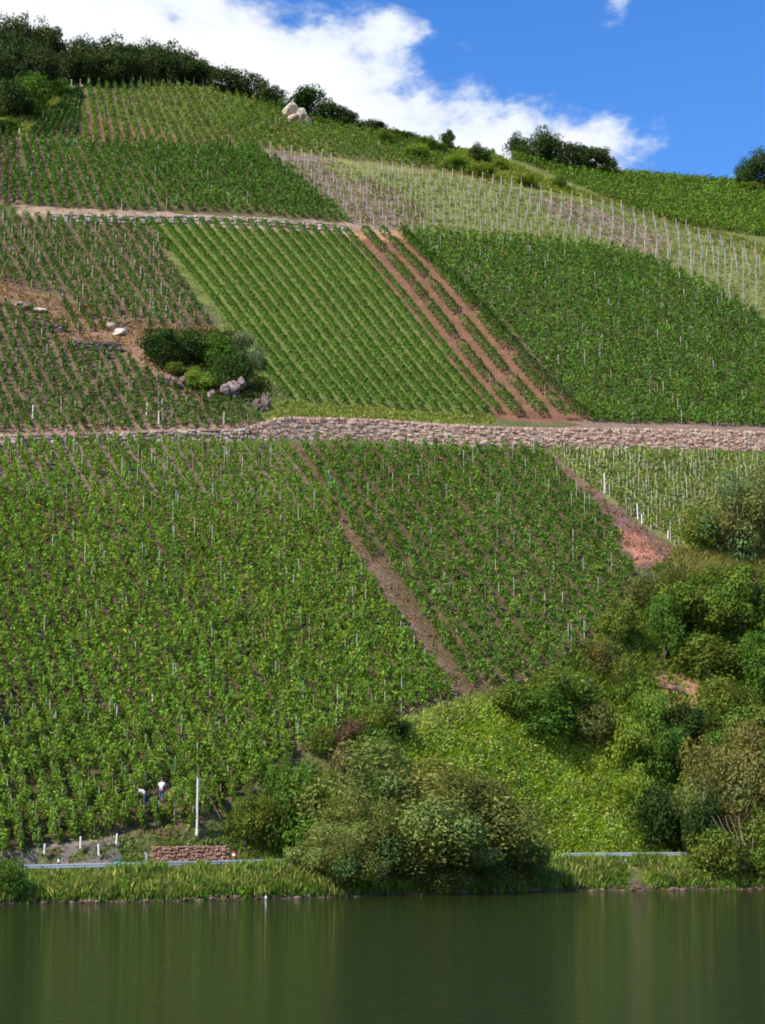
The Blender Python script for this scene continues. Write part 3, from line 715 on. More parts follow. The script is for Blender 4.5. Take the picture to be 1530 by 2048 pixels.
def rock(px, py, w, h, cols, label, seed, name='boulder', cat='rock', sink=.25):
    X, Y, Z = at(px, py); dep = proj(X, Y, Z)[2]; W_ = w / F * dep; H_ = h / F * dep
    o = link(name, rock_mesh(seed, cols, blocks=7 if name == 'rock_outcrop' else 1), None, (X, Y + W_ * .3, Z + H_ * (.5 - sink * .3))); o.scale = (W_ / 2 * 1.15, W_ / 2, H_ / 2 * 1.2); o.rotation_euler = (0, 0, seed)
    tag(o, label, cat); return o
WHT = [(.60, .52, .44), (.66, .60, .52), (.48, .38, .31)]
RK = [(.22, .155, .15), (.30, .225, .215), (.14, .10, .10)]
# big pale crag on the ridge: three blocks grown together
X, Y, Z = at(588, 240); Y -= 3.0; Z = float(H(X, Y)) + .9; e = empty('ridge_crag', (X, Y, Z)); tag(e, 'big whitish rock crag standing on the ridge against the trees', 'rock')
for k, (dx, dz, sx, sz, c) in enumerate(((-.4, 1.3, 1.9, 1.6, WHT), (1.0, .5, 1.4, 1.5, WHT), (2.2, -.6, 1.2, 1.3, RK), (.2, -.3, 1.8, 1.0, [(.40, .28, .22), (.5, .4, .33)]))):
    o = link('rock_block', rock_mesh(40 + k, c), e, (dx * 1.15, 0, dz * 1.2 + .4)); o.scale = (sx * 1.2, 1.7, sz * 1.25); o.rotation_euler = (0, .5, k)
rock(1510, 358, 28, 16, WHT, 'white rock at the foot of the trees on the right skyline', 5)
rock(163, 174, 5, 5, WHT, 'tiny white stone beside the end posts under the hilltop wood', 6)
o = rock(72, 626, 58, 14, [(.62, .54, .44), (.70, .62, .52)], 'long flat whitish stone slab on the left ledge', 8, 'stone_slab')
rock(42, 622, 30, 20, RK, 'small grey rock beside the long pale slab', 9)
rock(238, 672, 22, 18, WHT, 'small white boulder at the end of the ledge by the dark scrub', 10)
rock(222, 662, 26, 20, [(.36, .25, .18), (.45, .33, .25)], 'brown boulder beside the small white one on the ledge', 12)
rock(455, 800, 50, 56, RK + [(.33, .27, .27)], 'jagged grey violet rock outcrop below the dark scrub', 13, 'rock_outcrop')
rock(425, 808, 40, 34, RK, 'lower rock beside the jagged outcrop', 14, 'rock_outcrop')
rock(352, 778, 46, 44, [(.16, .11, .10), (.22, .15, .13)], 'dark rock face under the left half of the scrub', 15, 'rock_outcrop')
rock(525, 825, 30, 50, [(.13, .10, .09), (.18, .13, .12)], 'dark rock at the left end of the high wall', 16, 'rock_outcrop')
rock(1180, 1378, 24, 20, RK + [(.42, .34, .30)], 'pale rock showing at the left of the cliff scrub', 17, 'rock_outcrop')
rock(1268, 1350, 16, 24, RK + [(.50, .42, .38)], 'narrow rock in the gully of the cliff', 18, 'rock_outcrop')
rock(1350, 1390, 52, 30, [(.30, .17, .12), (.38, .24, .18)], 'reddish bare rock patch in the middle of the cliff', 19, 'rock_outcrop')
rock(1385, 1418, 40, 16, [(.42, .19, .12), (.46, .32, .24)], 'orange red rock under the reddish cliff patch', 20, 'rock_outcrop')
rock(1245, 1520, 18, 34, [(.10, .08, .09), (.4, .38, .36)], 'small dark rock in the creeper on the grassy slope', 21, 'rock_outcrop')
X = (60 - 765) / 4000 * 144.5
o = link('shore_boulder', rock_mesh(30, [(.30, .22, .19), (.36, .27, .23)]), None, (X, shore(-.176) + .9, .75)); o.scale = (.55, .4, .42); tag(o, 'brown boulder at the water edge under the left bank', 'rock')
o = link('shore_boulder', rock_mesh(31, [(.75, .73, .70)], 2), None, (X - .5, shore(-.176) + .25, .3)); o.scale = (.14, .13, .14); tag(o, 'small white stone next to the brown boulder at the waterline', 'rock')
bm = bmesh.new(); sr = []
rn = random.Random(4)
for k in range(230):
    a = rn.uniform(-.24, .24); s = shore(a); yy = s + rn.uniform(-.25, .7)
    nf = len(bm.verts); r = bmesh.ops.create_icosphere(bm, subdivisions=1, radius=1)
    sz = rn.uniform(.10, .32)
    for v in r['verts']:
        v.co = Vector((v.co.x * sz * 1.4, v.co.y * sz, v.co.z * sz * .6)) * rn.uniform(.85, 1.15) + Vector((a * yy, yy, float(H(a * yy, yy)) + .03))
me = bm_mesh('shoreline_rocks', bm, M_STONE); n = len(me.polygons)
cc = np.array([(.15, .09, .065), (.20, .12, .09), (.11, .08, .06), (.25, .17, .13)])[np.random.default_rng(1).integers(0, 4, n // 20 + 1)].repeat(20, 0)[:n]; set_col(me, cc)
tag(link('shoreline_rocks', me), 'small reddish stones lining the water edge', 'rocks', kind='stuff')

# ------------------------------------------------------------------ trees and bushes
KIND = {  # leaf colour, lumpiness (lobe radius), leaf size, leaves, variants
    'willow': ((0.175, 0.2, 0.065), .28, .034, 9000, 2), 'green': ((0.1, 0.19, 0.026), .32, .050, 5000, 3),
    'dark': ((.048, .090, .020), .34, .056, 5000, 3), 'wood': ((0.055, 0.082, 0.024), .34, .058, 4500, 5),
    'olive': ((0.160, 0.215, 0.034), .32, .050, 5000, 3), 'brown': ((0.160, 0.165, 0.045), .30, .044, 5500, 2),
    'lime': ((0.22, 0.31, 0.04), .34, .055, 5000, 3), 'rust': ((.17, .11, .06), .32, .055, 3500, 1),
    'pale': ((.22, .26, .14), .34, .055, 3500, 1), 'oak': ((0.135, 0.2, 0.028), .27, .042, 9000, 2),
}
def crown_mesh(col, lr, ls, n, seed, colj=.22):
    rn = np.random.default_rng(seed); m = 26
    # lobes spread over and inside a rounded, lopsided volume of radius 1 and height 0..1
    d = unit(rn.normal(size=(m, 3))); rr = rn.uniform(.35, .80, m)
    lc = d * rr[:, None]; lc[:, 2] = .5 + lc[:, 2] * .52; lc[:, :2] *= (1.0 - .25 * np.clip(lc[:, 2:3] - .5, 0, 1))
    rad = lr * rn.uniform(.7, 1.25, m)
    k = rn.integers(0, m, n); dd = unit(rn.normal(size=(n, 3)) + np.array([0, 0, .25])); r = rad[k] * (rn.uniform(.35, 1.12, n) ** .6)
    ph = rn.uniform(0, 6.28, 3); r = r * (1 + .18 * np.sin(dd[:, 0] * 7 + ph[0] + k) * np.sin(dd[:, 1] * 6 + ph[1]))
    c = lc[k] + dd * r[:, None] * np.array([1, 1, .62]); c[:, 2] = np.abs(c[:, 2])
    nr = dd * .9 + rn.normal(0, .5, (n, 3)) + np.array([0, 0, .3])
    Q = leaf_quads(c, nr, ls * rn.uniform(.6, 1.35, n), .8, rn)
    Q[..., 2] = c[:, None, 2] + (Q[..., 2] - c[:, None, 2]) * .62
    lt = np.exp(rn.normal(0, .16, m))[k][:, None] * np.exp(rn.normal(0, colj, (n, 1)))
    cc = np.array(col) * lt * (1 + rn.normal(0, .12, (m, 1))[k] * np.array([1, 0, -.4]))
    return quads_mesh('crown', Q, M_TREE, np.clip(cc, .004, .6))
CROWN = {k: [crown_mesh(v[0], v[1], v[2], v[3], 100 + 7 * i + len(k) * 13) for i in range(v[4])] for k, v in KIND.items()}
def trunk_mesh(seed, limbs=6, stem=.9):
    rn = random.Random(seed); bm = bmesh.new()
    p = Vector((0, 0, -.08)); r = .055
    for s in range(4):
        q = p + Vector((rn.uniform(-.04, .04), rn.uniform(-.04, .04), .16)); tube_bm(bm, p, q, r, r * .8, 7, False); r *= .8; p = q
    for k in range(limbs):
        a = k * 6.283 / limbs + rn.uniform(-.4, .4); z0 = rn.uniform(.1, .45); b0 = Vector((0, 0, z0)); b1 = b0 + Vector((math.cos(a) * .28, math.sin(a) * .28, rn.uniform(.12, .25)))
        b2 = b1 + Vector((math.cos(a + .3) * .25, math.sin(a + .3) * .25, rn.uniform(.1, .25)))
        tube_bm(bm, b0, b1, .028, .018, 5, False); tube_bm(bm, b1, b2, .018, .006, 5, False)
    return bm_mesh('trunk', bm, M_BARK)
TRUNK = [trunk_mesh(s) for s in range(4)]
VC = {}
def plant(px, py, w, h, kind, label, name='bush', cat='bush', group=None, back=0.0, world=None, crown0=0.0, depthr=.8, mesh=None):
    """w, h: size in the picture (converted to metres at that distance); its foot at px, py on the ground"""
    if world: X, Y, Z = world
    else: X, Y, Z = at(px, py)
    if back:
        X *= (Y + back) / Y; Y += back; Z = float(H(X, Y))
    dep = proj(X, Y, Z)[2]; s = dep / F; rx = w * s / 2 * 1.08; hh = h * s * 1.12
    e = empty(name, (X, Y, Z), random.uniform(0, 6.28)); tag(e, label, cat, group)
    i = VC.get(kind, 0); VC[kind] = i + 1
    me = mesh or CROWN[kind][i % len(CROWN[kind])]
    sl = 1.08
    c = link('crown', me, e, (0, 0, hh * crown0 - hh * .04)); r_ = rx * random.uniform(.95, 1.05) * sl
    c.scale = (r_, r_ * 1.0, hh * (1 - crown0) * 1.05); c['kind'] = 'stuff'
    t = link('trunk', TRUNK[i % 4], e); tr = max(rx * .8, hh * .35); t.scale = (tr, tr, hh)
    return e
# --- the wood on the hilltop, top left: a back line on the skyline, lower trees in front
tops = [(-120, 60), (-60, 52), (0, 46), (50, 40), (95, 52), (130, 76), (160, 72), (200, 76), (240, 72), (275, 82), (300, 76), (340, 76), (372, 84), (400, 106), (428, 134), (460, 150), (500, 165), (535, 190)]
tx = [q[0] for q in tops]; ty = [q[1] for q in tops]
def topy(px): return float(np.interp(px, tx, ty))
k = 0
for px in list(range(-100, 440, 30)):
    p2 = px + random.uniform(-8, 8); base = 172; hgt = base - topy(p2)
    plant(p2, base - 14, random.uniform(66, 92), hgt * random.uniform(.78, .90), 'wood', f'{ORD[k]} tree from the left in the back line of the dark hilltop wood', 'hilltop_tree', 'tree', 'trees of the hilltop wood', back=5, crown0=.05); k += 1
k = 0
for px in list(range(-110, 430, 34)):
    p2 = px + random.uniform(-8, 8); base = 170 if p2 > 110 else 190; hgt = (base - topy(p2)) * random.uniform(.55, .72)
    plant(p2, base, random.uniform(62, 86), hgt * .95, 'wood', f'{ORD[k]} tree from the left in the lower front line of the hilltop wood', 'hilltop_tree', 'tree', 'trees of the hilltop wood', back=1.5, crown0=.02); k += 1
for (px, py, w, h, kd, lb) in [
    (458, 188, 78, 46, 'wood', 'dark round tree closing the right end of the hilltop wood'),
    (503, 200, 78, 46, 'wood', 'small dark tree on the skyline just right of the hilltop wood'),
    (545, 214, 64, 36, 'wood', 'low dark scrub on the skyline left of the white crag'),
    (200, 172, 56, 22, 'green', 'light green low bush in front of the hilltop wood'),
    (612, 236, 100, 54, 'dark', 'dark dome shaped tree behind the white rock crag'),
    (662, 250, 70, 40, 'dark', 'dark tree right of the dome behind the crag'),
    (700, 258, 56, 28, 'wood', 'low dark scrub tapering down the ridge right of the crag'),
    (745, 266, 60, 20, 'wood', 'low skyline scrub midway along the ridge'),
    (800, 282, 60, 16, 'wood', 'thin skyline scrub further down the ridge'),
    (850, 296, 50, 16, 'green', 'low green skyline scrub left of the single dark tree'),
    (897, 302, 36, 34, 'dark', 'single small dark tree alone on the ridge'),
    (958, 326, 46, 34, 'dark', 'dark rounded bush right of the single ridge tree'),
    (985, 306, 14, 20, 'green', 'tiny upright tree on the skyline left of the long grove'),
    (1036, 318, 56, 54, 'wood', 'leftmost tree of the long dark grove on the ridge'),
    (1078, 330, 76, 62, 'dark', 'tallest tree of the long dark ridge grove'),
    (1124, 340, 74, 58, 'wood', 'middle tree of the long dark ridge grove'),
    (1168, 348, 66, 50, 'dark', 'tree right of the middle in the long ridge grove'),
    (1208, 354, 60, 50, 'wood', 'rightmost tree of the long dark ridge grove'),
    (1495, 378, 60, 56, 'dark', 'dark tree above the white rock on the right skyline'),
    (1530, 384, 70, 78, 'wood', 'tall dark tree cut by the right picture edge on the skyline'),
    (1500, 386, 60, 18, 'olive', 'olive scrub under the right skyline trees')]:
    plant(px, py, w, h, kd, lb, 'ridge_tree' if h > 30 else 'scrub', 'tree' if h > 30 else 'bush', back=1)
# --- left bushes by the hilltop
for (px, py, w, h, kd, lb) in [
    (10, 238, 90, 70, 'wood', 'big dark bush at the left edge below the hilltop wood'), (70, 222, 80, 62, 'green', 'green bush left of the fan of vines'),
    (62, 238, 46, 36, 'dark', 'dark small bush between two yellow grass patches'), (-10, 268, 50, 30, 'wood', 'dark bush cut by the left edge above the steep vine lines'),
    (115, 196, 60, 30, 'green', 'light green bush at the upper corner of the vine fan'), (22, 262, 40, 22, 'green', 'low green bush at the head of the left vine lines')]:
    plant(px, py, w, h, kd, lb, back=1)
# --- scrub band between the top vines and the bare trellis field
for (px, py, w, h, kd, lb) in [
    (775, 290, 56, 24, 'olive', 'olive bush at the upper left of the grassy ridge band'), (835, 318, 70, 26, 'lime', 'bright bush in the middle of the grassy ridge band'),
    (870, 308, 60, 22, 'olive', 'olive bush left below the single ridge tree'), (905, 338, 60, 22, 'lime', 'bright green low bush in the grassy ridge band'),
    (960, 352, 60, 20, 'olive', 'olive low bush near the yellow grass of the ridge'), (1000, 340, 40, 20, 'lime', 'lime tuft beside the dark rounded ridge bush'),
    (1120, 378, 30, 24, 'green', 'small green bush above the right end of the pale posts'), (1050, 372, 50, 16, 'olive', 'low olive bush on the dry grass band')]:
    plant(px, py, w, h, kd, lb)
# --- scrub island left of the striped field
for (px, py, w, h, kd, lb) in [
    (322, 735, 92, 66, 'dark', 'dark bush at the left end of the scrub island'), (385, 728, 96, 60, 'dark', 'dark bush in the middle of the scrub island'),
    (440, 742, 90, 66, 'green', 'green bush in the right half of the scrub island'), (468, 785, 84, 74, 'dark', 'dark bush above the violet rock outcrop'),
    (395, 778, 66, 40, 'lime', 'yellowish bush in the middle of the scrub island'), (488, 700, 50, 36, 'pale', 'pale grey green bush at the upper right of the scrub island'),
    (510, 745, 40, 50, 'pale', 'pale tall weeds along the edge of the striped field'), (350, 752, 50, 26, 'olive', 'olive low bush above the dark rock face')]:
    plant(px, py, w, h, kd, lb)
# --- river cliff on the right
for (px, py, w, h, kd, lb) in [
    (1462, 1120, 170, 165, 'willow', 'large airy grey olive bush on top of the river cliff'), (1545, 1112, 130, 190, 'willow', 'grey olive bush at the right edge on top of the cliff'),
    (1400, 1112, 80, 84, 'olive', 'olive bush left of the large airy cliff top bush'),
    (1296, 1175, 46, 30, 'pale', 'pale yellow green round bush at the upper tip of the cliff'), (1340, 1190, 90, 46, 'brown', 'brownish scrub at the upper edge of the cliff'),
    (1290, 1225, 90, 66, 'brown', 'dark brown bush on the left rim of the cliff'), (1470, 1180, 130, 44, 'olive', 'yellowish olive bush under the cliff top grass'),
    (1530, 1200, 110, 50, 'brown', 'brownish bush at the right edge below the cliff top grass'),
    (1240, 1290, 90, 84, 'olive', 'olive bush beside the lowest right vines'), (1205, 1350, 96, 70, 'brown', 'brownish olive bush on the spur left of the cliff'),
    (1390, 1290, 190, 120, 'oak', 'broad green tree with layered boughs on the cliff'), (1490, 1290, 150, 150, 'oak', 'bright green broad tree at the right of the cliff'),
    (1330, 1330, 90, 130, 'green', 'green bush over the dark hollow of the cliff'), (1420, 1360, 150, 80, 'olive', 'olive bush above the reddish rock patch'),
    (1525, 1400, 120, 120, 'green', 'dark green bush at the right edge beside the reddish rock'), (1250, 1410, 70, 84, 'olive', 'narrow olive bush left of the reddish rock'),
    (1130, 1440, 150, 90, 'olive', 'wide olive bush along the rim below the lowest vines'), (1085, 1475, 150, 96, 'green', 'green bush at the upper edge of the grassy slope'),
    (1030, 1440, 110, 60, 'olive', 'small olive bush where the vines meet the grassy slope'), (1180, 1500, 110, 80, 'brown', 'brown tinged bush at the top right of the grassy slope'),
    (1300, 1470, 80, 90, 'lime', 'bright creeper covered bush left below the reddish rock'), (1250, 1560, 90, 110, 'lime', 'lime green creeper mound on the right of the grassy slope'),
    (1370, 1500, 110, 80, 'dark', 'dark green bush right below the orange red rock'), (1340, 1570, 110, 110, 'green', 'deep green bush in the middle of the lower cliff'),
    (1450, 1470, 130, 110, 'olive', 'olive bush right of the orange red rock'), (1500, 1540, 150, 120, 'olive', 'tall olive bush above the brownish river tree'),
    (1420, 1580, 110, 100, 'green', 'green bush behind the brownish river tree'), (1280, 1640, 90, 90, 'lime', 'lime bush at the right foot of the grassy slope'),
    (1320, 1700, 120, 120, 'dark', 'dark bush with black hollows behind the right guard rail'), (1395, 1700, 110, 140, 'olive', 'olive bush behind the right end of the guard rail'),
    (1230, 1500, 60, 50, 'lime', 'small bright mound of creeper on the grassy slope')]:
    plant(px, py, w, h, kd, lb, depthr=.8)
# --- foot of the left slope
for (px, py, w, h, kd, lb) in [
    (600, 1718, 150, 176, 'green', 'dark green leafy tree left of the big grey willow'), (535, 1700, 90, 96, 'olive', 'olive bush left of the dark green tree'),
    (492, 1690, 76, 90, 'olive', 'pale flowering shrub beside the leaning stay of the mast'), (560, 1640, 90, 100, 'green', 'light green bush above the dark green tree'),
    (690, 1580, 70, 80, 'rust', 'reddish brown dry bush above the big willow'), (700, 1500, 100, 56, 'rust', 'dry brownish bush at the end of the lowest vines'),
    (755, 1480, 90, 60, 'olive', 'olive bush at the upper left tip of the grassy slope'), (790, 1475, 60, 40, 'dark', 'small dark bush where the brown lane ends'),
    (640, 1520, 60, 60, 'olive', 'olive bush at the lower edge of the left vines'), (745, 1560, 110, 90, 'green', 'green bush behind the top of the willow'),
    (350, 1700, 60, 24, 'olive', 'low olive weeds above the sandstone wall block')]:
    plant(px, py, w, h, kd, lb)
# --- trees rooted in the river bank
def bank(px, w, h, kd, lb, back=1.5, name='bank_bush', cat='bush', mesh=None, c0=0.0):
    a = (px - 765) / F; y = shore(a) + back; X = a * y; plant(0, 0, w, h, kd, lb, name, cat, world=(X, y, max(float(H(X, y)) - .3, -.1)), mesh=mesh, crown0=c0)
hero = crown_mesh((.195, .228, .062), .26, .0205, 32000, 991)
hero2 = crown_mesh((.185, .218, .058), .28, .027, 16000, 992)
bank(838, 440, 252, 'willow', 'huge round grey green willow on the bank, largest in the picture', 4.0, 'willow', 'tree', hero)
bank(735, 210, 160, 'willow', 'left shoulder bush of the huge grey green willow', 3.2, 'willow', 'tree', hero2)
bank(680, 200, 110, 'willow', 'low grey green willow bush left at the foot of the huge one', 1.8, 'willow', 'tree', hero2)
bank(965, 210, 140, 'willow', 'grey green willow bush on the right flank of the huge one', 2.0, 'willow', 'tree', hero2)
bank(870, 260, 110, 'willow', 'low willow boughs hanging over the water in front of the huge willow', 1.2, 'willow', 'tree', hero2)
bank(1045, 110, 80, 'brown', 'dark low bush ending the willow clump on the right', 1.4)
bank(1480, 230, 262, 'brown', 'tall brownish olive tree with bare stems at the right bank', 4.5, 'river_tree', 'tree', crown_mesh((.20, .185, .055), .27, .027, 15000, 993), .12)
bank(1430, 130, 90, 'olive', 'olive bush at the foot of the brownish river tree', 1.6)
bank(1530, 130, 120, 'olive', 'olive bush at the right edge over the water', 1.6)
bank(1400, 90, 130, 'dark', 'dark bush shading the right end of the guard rail', 4.0)
bank(20, 110, 74, 'green', 'green bush at the left edge over the water', 1.2)
# bare stems of the river tree
bm = bmesh.new()
rn = random.Random(9)
for k in range(7):
    p = Vector((rn.uniform(-.3, .3), 0, .2)); d = Vector((rn.uniform(-.5, .5), -.15, 1)); r = .07
    for s in range(5):
        q = p + d * .95; tube_bm(bm, p, q, r, r * .8, 6, False); p = q; r *= .78; d = d + Vector((rn.uniform(-.25, .25), 0, 0))
y = shore(.178) + 1.6
tag(link('bare_shrub', bm_mesh('bare_shrub', bm, hard_mat('dry_bark', (.36, .30, .22), .9, nscale=5)), None, (.178 * y, y, 1.5)), 'pale bare stems standing in front of the brownish river tree', 'bush')

# ------------------------------------------------------------------ grass and weeds
def tufts(pts, n, h, spread, wd, col, rng, colj=.25, lean=.5, ylw=.1, yc=(1.8, 1.5, 1.2)):
    """n blades round each point"""
    m = len(pts); c = np.repeat(pts, n, 0); M_ = len(c)
    off = rng.normal(0, spread, (M_, 2)); b = c.copy(); b[:, :2] += off; b[:, 2] = H(b[:, 0], b[:, 1]) - .03
    hh = h * rng.uniform(.45, 1.2, M_) * np.repeat(rng.uniform(.6, 1.25, m), n)
    an = rng.uniform(0, 6.28, M_); dr = np.stack([np.cos(an), np.sin(an), 0 * an], -1)
    ln = rng.normal(0, lean, (M_, 2)) * hh[:, None]
    tip = b + np.concatenate([ln, hh[:, None]], 1); mid = b + (tip - b) * .55; mid[:, 2] += hh * .12
    w_ = wd * rng.uniform(.6, 1.4, M_)[:, None]
    Q = np.stack([b - dr * w_ * .2, mid - dr * w_, tip, mid + dr * w_], 1)
    cc = np.array(col) * np.exp(rng.normal(0, colj, (M_, 1))) * np.repeat(np.exp(rng.normal(0, .22, (m, 1))), n, 0)
    y_ = rng.uniform(0, 1, M_) < ylw; cc[y_] *= yc
    return Q, np.clip(cc, .004, .7)
def scatter_px(poly, n, rng, y0=100):
    p = np.array(poly); X = rng.uniform(p[:, 0].min(), p[:, 0].max(), n * 2); Y = rng.uniform(p[:, 1].min(), p[:, 1].max(), n * 2)
    k = inpoly(X, Y, poly); a, b, c = hit(X[k], Y[k], y0); return np.stack([a, b, c], -1)
def scatter_world(poly, dens, rng):
    """even over the ground inside a parcel outline"""
    p = np.array(poly, float); a, b, c = hit(p[:, 0], p[:, 1])
    ar = (a.max() - a.min()) * (b.max() - b.min()); n = int(ar * dens)
    X = rng.uniform(a.min(), a.max(), n); Y = rng.uniform(b.min(), b.max(), n); Z = H(X, Y); px, py, _ = proj(X, Y, Z)
    k = inpoly(px, py, poly) & (px > -60) & (px < 1590); return np.stack([X, Y, Z], -1)[k]
rng = np.random.default_rng(21)
# weeds on the bank between water and rail
n = 9000; a = rng.uniform(-.25, .25, n); s = np.interp(a, SH_A, SH_Y); y = s + rng.uniform(.25, 5.5, n)
k0 = np.sin(a * 150) + np.sin(a * 333 + 1) + np.sin(a * 71 + 2); sparse = (k0 < -.4) & (y - s > 4.4); a = a[~sparse]; y = y[~sparse]; n = len(a)
B0 = np.stack([a * y, y, 0 * y], -1)
lowp = (np.abs(a - (1262 - 765) / F) < .0035 + .004 * rng.uniform(0, 1, n)); B0 = B0[~lowp]; a = a[~lowp]
Qs = []; Cs = []
k = rng.uniform(0, 1, len(B0))
for (sel, h, wd, col, yl) in ((k < .5, .62, .06, (.150, .235, .036), .12), ((k >= .5) & (k < .8), .5, .10, (.100, .185, .030), .05), (k >= .8, .85, .05, (.21, .23, .070), .3)):
    Q, cc = tufts(B0[sel], 13, h, .22, wd, col, rng, lean=.32, ylw=yl); Qs.append(Q); Cs.append(cc)
a = rng.uniform((232 - 765) / F, (650 - 765) / F, 520); a = a[(np.sin(a * 260) + np.sin(a * 97 + 1)) > -.55]; s = np.interp(a, SH_A, SH_Y); y = s + rng.uniform(4.3, 5.35, len(a))
a2 = rng.uniform((1100 - 765) / F, (1420 - 765) / F, 230); a2 = a2[(np.sin(a2 * 200) + np.sin(a2 * 517) > -.2) | (a2 < (1190 - 765) / F)]; a = np.concatenate([a, a2]); y = np.concatenate([y, np.interp(a2, SH_A, SH_Y) + rng.uniform(4.4, 5.3, len(a2))])
Q, cc = tufts(np.stack([a * y, y, 0 * y], -1), 16, .95, .2, .06, (.17, .25, .05), rng, lean=.25, ylw=.2); fl = rng.uniform(0, 1, len(cc)) < .05; cc[fl] = (.6, .6, .45); Qs.append(Q); Cs.append(cc)
tag(link('bank_weeds', quads_mesh('bank_weeds', np.concatenate(Qs), M_GRASS, np.concatenate(Cs))), 'tall bright weeds and reeds along the river bank', 'weeds', kind='stuff')
# verge behind the road and the triangle under the mast
n = 11000; a = rng.uniform(-.25, .25, n); s = np.interp(a, SH_A, SH_Y); y = s + rng.uniform(10.8, 24, n); B1 = np.stack([a * y, y, 0 * y], -1)
z = H(B1[:, 0], B1[:, 1]); px, py, _ = proj(B1[:, 0], B1[:, 1], z)
tri = [(-200, 1790), (60, 1742), (150, 1722), (235, 1694), (400, 1664), (560, 1600), (760, 1500), (1600, 1400), (1600, 1760)]
k = inpoly(px, py, tri) & ~((px > 300) & (px < 466) & (py > 1690) & (y < shore(-.1) + 12.3)); B1 = B1[k]
Q, cc = tufts(B1, 12, .40, .3, .07, (.165, .245, .038), rng, lean=.4, ylw=.1)
fl = rng.uniform(0, 1, len(cc)) < .012; cc[fl] = (.62, .62, .42)
tag(link('verge_grass', quads_mesh('verge_grass', Q, M_GRASS, cc)), 'rough grass of the verge and the triangle under the mast', 'grass', kind='stuff')
# grassy slope
P_S = [(745, 1470), (830, 1440), (960, 1400), (1100, 1440), (1230, 1500), (1280, 1600), (1280, 1712), (900, 1712), (700, 1640)]
S = scatter_px(P_S, 4200, rng)
Q, cc = tufts(S, 17, .34, .30, .085, (.33, .43, .060), rng, colj=.25, lean=.8, ylw=.12)
st_ = (rng.uniform(0, 1, len(S)) < .03).repeat(17); cc[st_] = np.array([.50, .50, .27]) * np.exp(rng.normal(0, .2, (st_.sum(), 1)))
Q2, c2 = tufts(scatter_px([(760, 1480), (800, 1450), (960, 1398), (1000, 1405), (900, 1450), (800, 1490)], 500, rng), 14, .5, .3, .08, (.42, .43, .20), rng, lean=1.0)
tag(link('slope_grass', quads_mesh('slope_grass', np.concatenate([Q, Q2]), M_GRASS, np.concatenate([cc, c2]))), 'bright yellow green overgrown grass slope above the right road', 'grass', kind='stuff')
M_ = scatter_px(P_S, 800, rng); m1 = rng.uniform(0, 1, len(M_))
for sel, col, h in ((m1 < .45, (.26, .36, .05), .55), ((m1 >= .45) & (m1 < .75), (.17, .27, .04), .8), (m1 >= .75, (.36, .40, .12), .45)):
    Q, cc = vine_field(M_[sel] - np.array([0, 0, .1]), 46, rng, h, .7, .13, col, lo=0, ylw=.1)
    tag(link('slope_foliage', quads_mesh('slope_foliage', Q, M_LEAF, cc)), 'low leafy creeper mounds scattered over the grassy slope', 'creeper', kind='stuff')
# undergrowth over the whole river cliff
P_U = [(1000, 1400), (1110, 1345), (1235, 1235), (1300, 1140), (1380, 1108), (1560, 1112), (1560, 1720), (1270, 1720), (1250, 1520)]
S = scatter_px(P_U, 4300, rng)
hue = rng.uniform(0, 1, len(S)); Qs = []; Cs = []
rk = [(1310, 1330), (1400, 1350), (1405, 1425), (1310, 1430)]
px, py, _ = proj(S[:, 0], S[:, 1], S[:, 2]); keep = ~inpoly(px, py, rk) | (rng.uniform(0, 1, len(S)) < .25); S = S[keep]; hue = hue[keep]
for (lo, hi, h, col) in ((0, .4, .6, (.165, .235, .038)), (.4, .7, .5, (.22, .26, .05)), (.7, .88, .7, (.13, .21, .032)), (.88, 1.01, .5, (.21, .17, .07))):
    sel = (hue >= lo) & (hue < hi); Q, cc = tufts(S[sel], 14, h, .38, .12, col, rng, lean=.6, ylw=.08); Qs.append(Q); Cs.append(cc)
top = scatter_px([(1350, 1105), (1560, 1108), (1560, 1150), (1360, 1150)], 1300, rng)
Q, cc = tufts(top, 14, .9, .3, .06, (.27, .25, .09), rng, lean=.35); Qs.append(Q); Cs.append(cc)
tag(link('cliff_undergrowth', quads_mesh('cliff_undergrowth', np.concatenate(Qs), M_GRASS, np.concatenate(Cs))), 'tangled weeds and creepers covering the river cliff on the right', 'undergrowth', kind='stuff')
